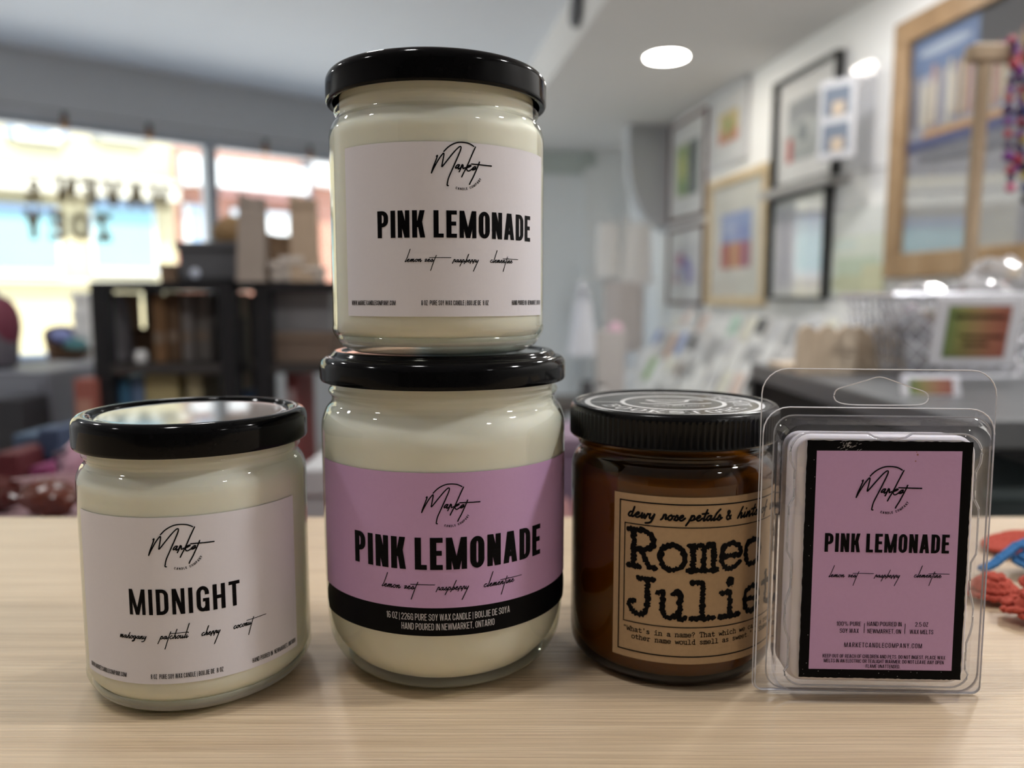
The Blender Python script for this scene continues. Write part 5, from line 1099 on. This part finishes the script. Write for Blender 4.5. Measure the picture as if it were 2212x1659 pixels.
dbox('book', 'grey book leaning at the left post inside the black shelf unit', 'book', Y1, 222, 245, ZM+0.001, ZM+0.188, 0.12, pal((0.22, 0.21, 0.23)), lean=R(-7), extra=spine(pal((0.5, 0.5, 0.5)), 0.1))
dbox('notebook', 'brown notebook standing at the back of the middle shelf beside the grey book', 'book', Y1+0.1, 240, 268, ZM+0.001, ZM+0.190, 0.10, BR, extra=spine(pal((0.3, 0.2, 0.1))))
for i, (a, c, m, nm) in enumerate(((326, 352, BR, 'tan brown'), (354, 383, BR2, 'dark brown'), (386, 412, GRYB, 'grey beige'), (415, 452, pal((0.20, 0.18, 0.165)), 'taupe'))):
    dbox('boxed_set', '%s upright box on the middle shelf of the black shelf unit' % nm, 'box', Y1+0.02*i, a, c, ZM+0.001, ZM+0.184+0.008*(i % 2), 0.14, m, 'upright boxes on the middle shelf', extra=spine(pal((0.26, 0.2, 0.15)), 0.3))
dbox('kraft_box', 'low brown box behind the small white tub on the middle shelf', 'box', Y1+0.12, 266, 330, ZM+0.001, ZM+0.085, 0.1, BR2, extra=lidded(BR2))
dbox('white_tub', 'small white tub in the gap of the middle shelf', 'tub', Y1-0.03, 282, 300, ZM+0.001, ZM+0.035, 0.04, pal((0.70, 0.70, 0.70), 0.3), r=0.008)
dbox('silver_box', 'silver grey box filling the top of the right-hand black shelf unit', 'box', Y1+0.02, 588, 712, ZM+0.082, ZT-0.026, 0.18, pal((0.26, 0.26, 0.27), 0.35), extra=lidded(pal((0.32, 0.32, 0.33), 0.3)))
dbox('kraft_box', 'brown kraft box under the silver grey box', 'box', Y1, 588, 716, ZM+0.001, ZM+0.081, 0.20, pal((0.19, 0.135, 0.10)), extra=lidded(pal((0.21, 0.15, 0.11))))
dbox('wood_strip', 'beige strip of wood standing between the two black shelf units', 'board', SY+0.1, 512, 534, FLOOR_Z+0.001, 0.145, 0.02, pal((0.27, 0.235, 0.18)), extra=spine(pal((0.1, 0.1, 0.1)), 0.8))
dbox('gap_filler', 'black filler panel added behind the beige strip to darken the gap between the shelf units', 'board', SY+0.2, 490, 565, FLOOR_Z+0.001, 0.14, 0.02, BLK, extra=spine(pal((0.05, 0.05, 0.05)), 0.5))  # black panel added to shut window brightness out of the gap
for i, (a, c, z1, m, nm) in enumerate(((218, 268, -0.09, pal((0.08, 0.22, 0.38)), 'blue'), (274, 298, -0.085, pal((0.15, 0.22, 0.36)), 'slate blue'), (302, 374, -0.075, pal((0.46, 0.38, 0.19)), 'wide yellow'), (394, 426, -0.075, pal((0.40, 0.34, 0.20)), 'narrow yellow'))):
    dbox('game_box', '%s box on the lowest shelf of the black shelf unit' % nm, 'box', Y1, a, c, ZL+0.001, z1, 0.2, m, 'coloured boxes on the lowest shelf', extra=spine(pal((0.5, 0.45, 0.35)), 0.6))
dbox('game_box', 'red box on the lowest shelf of the right-hand black shelf unit', 'box', Y1, 610, 634, ZL+0.001, -0.07, 0.2, pal((0.22, 0.04, 0.04)), 'coloured boxes on the lowest shelf', extra=spine(pal((0.4, 0.3, 0.3))))
dbox('game_box', 'dark blue box on the lowest shelf between post and red box', 'box', Y1, 508, 538, FLOOR_Z+0.001, -0.12, 0.08, pal((0.03, 0.06, 0.12)), 'coloured boxes on the lowest shelf', extra=spine(pal((0.1, 0.2, 0.3))))
# on top of the units
ZTT = ZT+0.0006
dbox('kraft_box', 'small brown kraft box at the left end of the shelf top', 'box', Y1, 346, 384, ZTT, ZTT+0.045, 0.12, pal((0.20, 0.13, 0.08)), extra=lidded(pal((0.22, 0.15, 0.1))))
FELT = mat('charcoal_felt', (0.085, 0.087, 0.095), 0.95, scale=600, bump=0.4)
def binx(t, w, h, th):
    g = MB(); g.rbox(-w/2-0.006, w/2+0.006, -0.006, th+0.006, h-0.02, h, 0.005); g.build('bin_rim', FELT, t)
    g = MB(); g.lathe([(0.012, 0), (0.013, 0.003), (0.001, 0.006)], 20, close=False); o = g.build('bokeh_disc', pal((0.60, 0.66, 0.78), 0.25), t, smooth=True); o.rotation_euler = (PI/2, 0, 0); o.location = (-w*0.22, -0.001, h*0.22)  # pale disc painted in place of a blurred light spot
dbox('felt_bin', 'charcoal felt bin with a pale bokeh glint painted as a disc on the shelf top', 'bin', Y1-0.02, 386, 524, ZTT, ZTT+0.105, 0.16, FELT, r=0.012, extra=binx)
t = thing('folded_cloth', 'ochre brown cloth draped over the back of the charcoal felt bin', 'cloth', (xs(482), SY+0.16, ZTT+0.106)); g = MB(); g.ball((0, 0, 0.022), 0.07, 0.05, 0.055, 3, 0.05, 4); g.ball((-0.03, 0, 0.03), 0.05, 0.04, 0.05, 3, 0.05, 5); g.build('cloth_body', pal((0.22, 0.13, 0.05)), t, smooth=True, ang=70)
def paper_bag(label, px0, px1, h, m, tilt=0.0, dy=0.05, seed=1):
    a, c = xs(px0, SY+dy), xs(px1, SY+dy); w = c-a; t = thing('paper_bag', label, 'bag', ((a+c)/2, SY+dy, ZTT), R(8), group='paper bags on the shelf top'); g = MB(); gg = random.Random(seed); n = 8; d = 0.08
    vs = []
    for j in range(n+1):
        v = j/n; ww = w*(1-0.10*v)*(1+gg.uniform(-.03, .03)); dd = d*(1-0.55*v); ox = tilt*v
        for x, y in ((-ww/2, -dd/2), (0, -dd/2-0.006*gg.random()), (ww/2, -dd/2), (ww/2, dd/2), (0, dd/2), (-ww/2, dd/2)): vs.append((x+ox, y, h*v*(1+(0.06 if (x < 0 and j == n) else 0))))
    fs = [(j*6+i, j*6+(i+1) % 6, (j+1)*6+(i+1) % 6, (j+1)*6+i) for j in range(n) for i in range(6)] + [list(range(6)), [n*6+i for i in range(6)]]
    g.add(vs, fs); g.build('bag_body', m, t, smooth=True, ang=15)
    g = MB(); g.prism([(-w*0.46+tilt, h*0.90), (w*0.46+tilt, h*0.90), (w*0.44+tilt, h*0.97), (-w*0.44+tilt, h*0.97)], 'y', -d*0.235-0.006, -d*0.235-0.002); g.build('folded_top', m, t)
paper_bag('tall grey kraft bag with a pointed folded top, left of the shelf-top heap', 520, 578, 0.215, mat('grey_kraft', (0.27, 0.225, 0.19), 0.8), 0.004, 0.02, 2)
paper_bag('tall brown kraft bag standing nearest the tall jar on the shelf top', 634, 694, 0.215, KR, -0.004, 0.04, 3)
paper_bag('low brown kraft bag standing between the two tall paper bags', 578, 640, 0.125, mat('brown_kraft', (0.22, 0.14, 0.08), 0.8), 0.0, 0.10, 5)
for i, (a, c, h, nm) in enumerate(((586, 606, 0.05, 'slim'), (608, 654, 0.062, 'square'), (657, 700, 0.035, 'flat'))):
    dbox('cream_box', '%s cream box in front of the paper bags on the shelf top' % nm, 'box', SY+0.004-0.0, a, c, ZTT, ZTT+h, 0.03 if i < 2 else 0.03, pal((0.46, 0.41, 0.36)), 'cream boxes on the shelf top', extra=lidded(pal((0.5, 0.45, 0.4))))
# street-side objects left of the units
t = thing('side_table', 'dark wooden side table under the window left of the black shelving', 'table', (xs(40, 2.75), 2.75, FLOOR_Z)); wdt = xs(255, 2.75)-xs(95, 2.75)
ox = xs(95, 2.75)-xs(40, 2.75)
g = MB(); g.rbox(ox, ox+wdt, 0, 0.4, 0.80, 0.84, 0.005); g.build('table_top', DARKW, t)
for x, y in ((ox+0.03, 0.03), (ox+wdt-0.03, 0.03), (ox+0.03, 0.37), (ox+wdt-0.03, 0.37)): g = MB(); g.box(x-0.02, x+0.02, y-0.02, y+0.02, 0, 0.80); g.build('leg', DARKW, t)
TT = FLOOR_Z+0.8406
for i, (z, h) in enumerate(((0, 0.075), (0.0755, 0.05), (0.126, 0.06), (0.1865, 0.07))):
    dbox('white_box', '%s white box of the small stack in front of the window' % ['bottom', 'second', 'third', 'topmost'][i], 'box', 2.85, 154+i % 2, 192-i, TT+z, TT+z+h, 0.07, pal((0.78, 0.78, 0.77), 0.5), 'stack of white boxes before the window', extra=lidded(pal((0.8, 0.8, 0.8))))
t = thing('tilted_basket', 'brown basket of blue and teal bundles tipped up on the side table', 'basket', (xs(122, 2.82), 2.86, TT+0.045)); t.rotation_euler = (R(20), R(28), 0)
g = MB(); g.lathe(fillet([(0.03, -0.045), (0.05, -0.045, 0.01), (0.085, 0.06, 0.01), (0.08, 0.062), (0.045, -0.035), (0.002, -0.035)]), 28, close=False); g.build('woven_bowl', mat('brown_weave', (0.14, 0.075, 0.04), 0.8, scale=300, bump=0.5), t, smooth=True)
for i, (x, y, c, nm) in enumerate(((-0.03, 0, (0.24, 0.28, 0.55), 'lilac blue'), (0.035, -0.01, (0.07, 0.20, 0.22), 'teal'))):
    o = thing('cloth_bundle', '%s cloth bundle in the tipped brown basket' % nm, 'cloth', t.matrix_basis @ Vector((x, y, 0.05))); g = MB(); g.ball((0, 0, 0.0), 0.04, 0.04, 0.03, 3, 0.05, i); g.build('cloth_body', pal(c), o, smooth=True, ang=70)
t = thing('backpack', 'maroon and grey rounded bag cut off by the left edge of the photo', 'bag', (xs(-22, 2.3), 2.3, -0.075))
g = MB(); g.lathe(fillet([(0.05, 0.0), (0.062, 0.01, 0.01), (0.070, 0.10, 0.03), (0.062, 0.17, 0.03), (0.03, 0.215, 0.02), (0.004, 0.222)]), 32); g.build('bag_body', pal((0.12, 0.11, 0.13)), t, smooth=True)
g = MB(); g.ball((0.034, 0.0, 0.125), 0.042, 0.055, 0.085, 3); g.build('maroon_panel', pal((0.15, 0.025, 0.05)), t, smooth=True)
g = MB(); g.tube([(-0.02, 0, 0.215), (0, 0, 0.25), (0.02, 0, 0.215)], 0.006, 6); g.build('handle', pal((0.05, 0.05, 0.06)), t, smooth=True)
t = thing('cabinet', 'blue grey cabinet under the window at the left edge of the photo', 'cabinet', (xs(-60, 2.25), 2.2, FLOOR_Z))
wd_ = xs(118, 2.25)-xs(-60, 2.25); GC = mat('blue_grey_cabinet', (0.20, 0.21, 0.245), 0.5)
g = MB(); g.rbox(0, wd_, 0, 0.42, 0, 0.873, 0.006); g.build('body', GC, t)
g = MB(); g.rbox(0.02, wd_-0.02, -0.016, -0.001, 0.05, 0.84, 0.004); o = g.build('door', mat('cabinet_door', (0.18, 0.19, 0.225), 0.45), t); g = MB(); g.tube([(wd_-0.05, -0.03, 0.55), (wd_-0.05, -0.03, 0.66)], 0.006, 8); g.build('door_handle', SILV, o, smooth=True)
dbox('black_case', 'black case on the floor against the blue grey cabinet', 'case', 2.05, -30, 28, FLOOR_Z+0.001, -0.14, 0.12, pal((0.02, 0.02, 0.025)), r=0.02, extra=lidded(pal((0.03, 0.03, 0.035))))
dbox('tall_box', 'rust red tall box standing left of the black shelf unit', 'box', 2.02, 146, 190, FLOOR_Z+0.001, -0.08, 0.2, pal((0.28, 0.085, 0.065)), extra=spine(pal((0.4, 0.2, 0.15)), 0.8))
# low merchandise table close behind the counter at the left
t = thing('merchandise_table', 'low merchandise table close behind the counter at the left', 'table', (-0.75, 0.80, FLOOR_Z)); TM = 0.70
g = MB(); g.rbox(-0.55, 0.85, -0.25, 0.55, TM, TM+0.03, 0.004); g.build('table_top', mat('dusty_rose_board', (0.22, 0.09, 0.09), 0.6), t)
for x, y in ((-0.5, -0.2), (0.8, -0.2), (-0.5, 0.5), (0.8, 0.5)): g = MB(); g.box(x-0.02, x+0.02, y-0.02, y+0.02, 0, TM); g.build('leg', DARKW, t)
MT = FLOOR_Z+TM+0.0305
dm = lambda n_, l_, c_, Y, a, c, h, th, m, **k: dbox(n_, l_, c_, Y, a, c, MT, MT+h, th, m, **k)
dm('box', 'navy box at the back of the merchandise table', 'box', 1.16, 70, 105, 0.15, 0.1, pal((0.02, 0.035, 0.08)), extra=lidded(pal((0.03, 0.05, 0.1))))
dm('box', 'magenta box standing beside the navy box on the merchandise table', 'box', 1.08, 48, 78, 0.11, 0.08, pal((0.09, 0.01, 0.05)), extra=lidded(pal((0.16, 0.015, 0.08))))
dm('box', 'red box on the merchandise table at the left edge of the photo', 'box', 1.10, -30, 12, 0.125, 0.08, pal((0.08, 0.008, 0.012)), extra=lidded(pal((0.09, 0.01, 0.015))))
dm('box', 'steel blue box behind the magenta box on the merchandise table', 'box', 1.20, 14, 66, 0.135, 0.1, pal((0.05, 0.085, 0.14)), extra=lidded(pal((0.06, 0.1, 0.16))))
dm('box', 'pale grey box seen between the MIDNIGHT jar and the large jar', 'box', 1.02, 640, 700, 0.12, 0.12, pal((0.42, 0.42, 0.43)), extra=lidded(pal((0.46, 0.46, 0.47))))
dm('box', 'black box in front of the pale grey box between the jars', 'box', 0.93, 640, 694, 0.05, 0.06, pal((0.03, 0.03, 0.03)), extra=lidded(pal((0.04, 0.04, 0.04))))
MR = -0.0745
dbox('display_riser', 'dusty rose box lifting the tray and pink bag above the merchandise table', 'box', 0.62, -60, 300, MT, MR-0.0005, 0.26, pal((0.09, 0.035, 0.035)), extra=lidded(pal((0.11, 0.045, 0.045))))
PINKT = mat('pink_tissue', (0.58, 0.34, 0.44), 0.5, var=0.15, scale=40, bump=0.6)
t = thing('pink_bag', 'pale pink crinkled bag behind the left jar lid', 'bag', (xs(160, 0.78), 0.80, MR)); g = MB(); g.ball((0.0, 0, 0.031), 0.034, 0.03, 0.032, 3, 0.09, 9); g.ball((0.005, 0, 0.062), 0.014, 0.013, 0.016, 3, 0.12, 10); g.build('bag_body', PINKT, t, smooth=True, ang=25)
g = MB(); g.tube([(0.0, -0.014, 0.055), (-0.03, -0.02, 0.045), (-0.022, -0.022, 0.03)], 0.003, 6); g.build('ribbon', pal((0.10, 0.07, 0.10)), t, smooth=True)
t = thing('gift_tray', 'shallow rose tray tilted on the merchandise table beside the pink bag', 'tray', (xs(60, 0.70), 0.70, MR), R(32)); TR = mat('dusty_pink_tray', (0.40, 0.26, 0.28), 0.5)
g = MB(); g.box(-0.16, 0.10, -0.06, 0.06, 0, 0.006); g.build('tray_floor', TR, t)
for nm, bx in (('back_rim', (-0.16, 0.10, 0.055, 0.06, 0.006, 0.03)), ('front_rim', (-0.16, 0.10, -0.06, -0.055, 0.006, 0.014))): g = MB(); g.box(*bx); g.build(nm, TR, t)
for i, (dx, dy, c, nm) in enumerate(((-0.11, 0, (0.09, 0.022, 0.014), 'leftmost'), (-0.05, 0.01, (0.07, 0.014, 0.012), 'second'), (0.01, -0.005, (0.11, 0.03, 0.018), 'third'), (0.06, 0.005, (0.065, 0.014, 0.015), 'nearest the left jar'))):
    o = thing('wrapped_sweet', 'glossy brown wrapped sweet in the rose tray, %s' % nm, 'sweet', (xs(60, 0.70)+dx, 0.70+dy, MR+0.0065), group='wrapped sweets in the rose tray'); g = MB(); g.ball((0, 0, 0.016), 0.026, 0.017, 0.0165, 3, 0.15, i); g.build('wrapper', pal(c, 0.2), o, smooth=True, ang=25)
# purple box and ledge seen between the large jar and the amber jar
t = thing('floor_crate', 'purple crate standing behind the gap between the large jar and the amber jar', 'crate', (xs(1225, 1.5), 1.5, FLOOR_Z)); g = MB(); g.rbox(-0.05, 0.13, 0, 0.2, 0, 0.80, 0.005); g.build('body', pal((0.20, 0.13, 0.20)), t); g = MB(); g.rbox(-0.055, 0.135, -0.006, 0.206, 0.78, 0.81, 0.004); g.build('crate_rim', pal((0.24, 0.17, 0.23)), t)
# bulbs strung along the window head
for i, (px, nm) in enumerate(((140, 'leftmost'), (322, 'second from the left'), (572, 'right of the mullion'), (668, 'nearest the tall jar'))):
    tt, zz = win(px, 270, -0.12); p = WIN_P + WIN_T*tt - WIN_N*0.12
    t = thing('string_bulb', 'small amber bulb on a dark holder at the window head, %s' % nm, 'bulb', (p.x, p.y, HEAD), group='string bulbs along the window head')
    g = MB(); g.lathe(fillet([(0.004, 0.03), (0.016, 0.027, 0.004), (0.017, -0.005, 0.004), (0.012, -0.01)]), 16); g.build('socket', BLK, t, smooth=True)
    g = MB(); g.lathe(fillet([(0.002, -0.075), (0.018, -0.065, 0.01), (0.026, -0.04, 0.01), (0.014, -0.012, 0.01), (0.012, -0.008)]), 16, close=False); g.build('glass_bulb', clear('amber_bulb', (0.9, 0.62, 0.34), (0.6, 0.3, 0.1)), t, smooth=True)
g = MB(); g.tube([tuple(WIN_P + WIN_T*(T0+0.1) - WIN_N*0.12 + Vector((0, 0, HEAD+0.031))), tuple(WIN_P + WIN_T*(T1-0.1) - WIN_N*0.12 + Vector((0, 0, HEAD+0.031)))], 0.0025, 6); tag(g.build('bulb_cord', BLK, None), 'dark cord of the string bulbs running along the window head', 'cord')
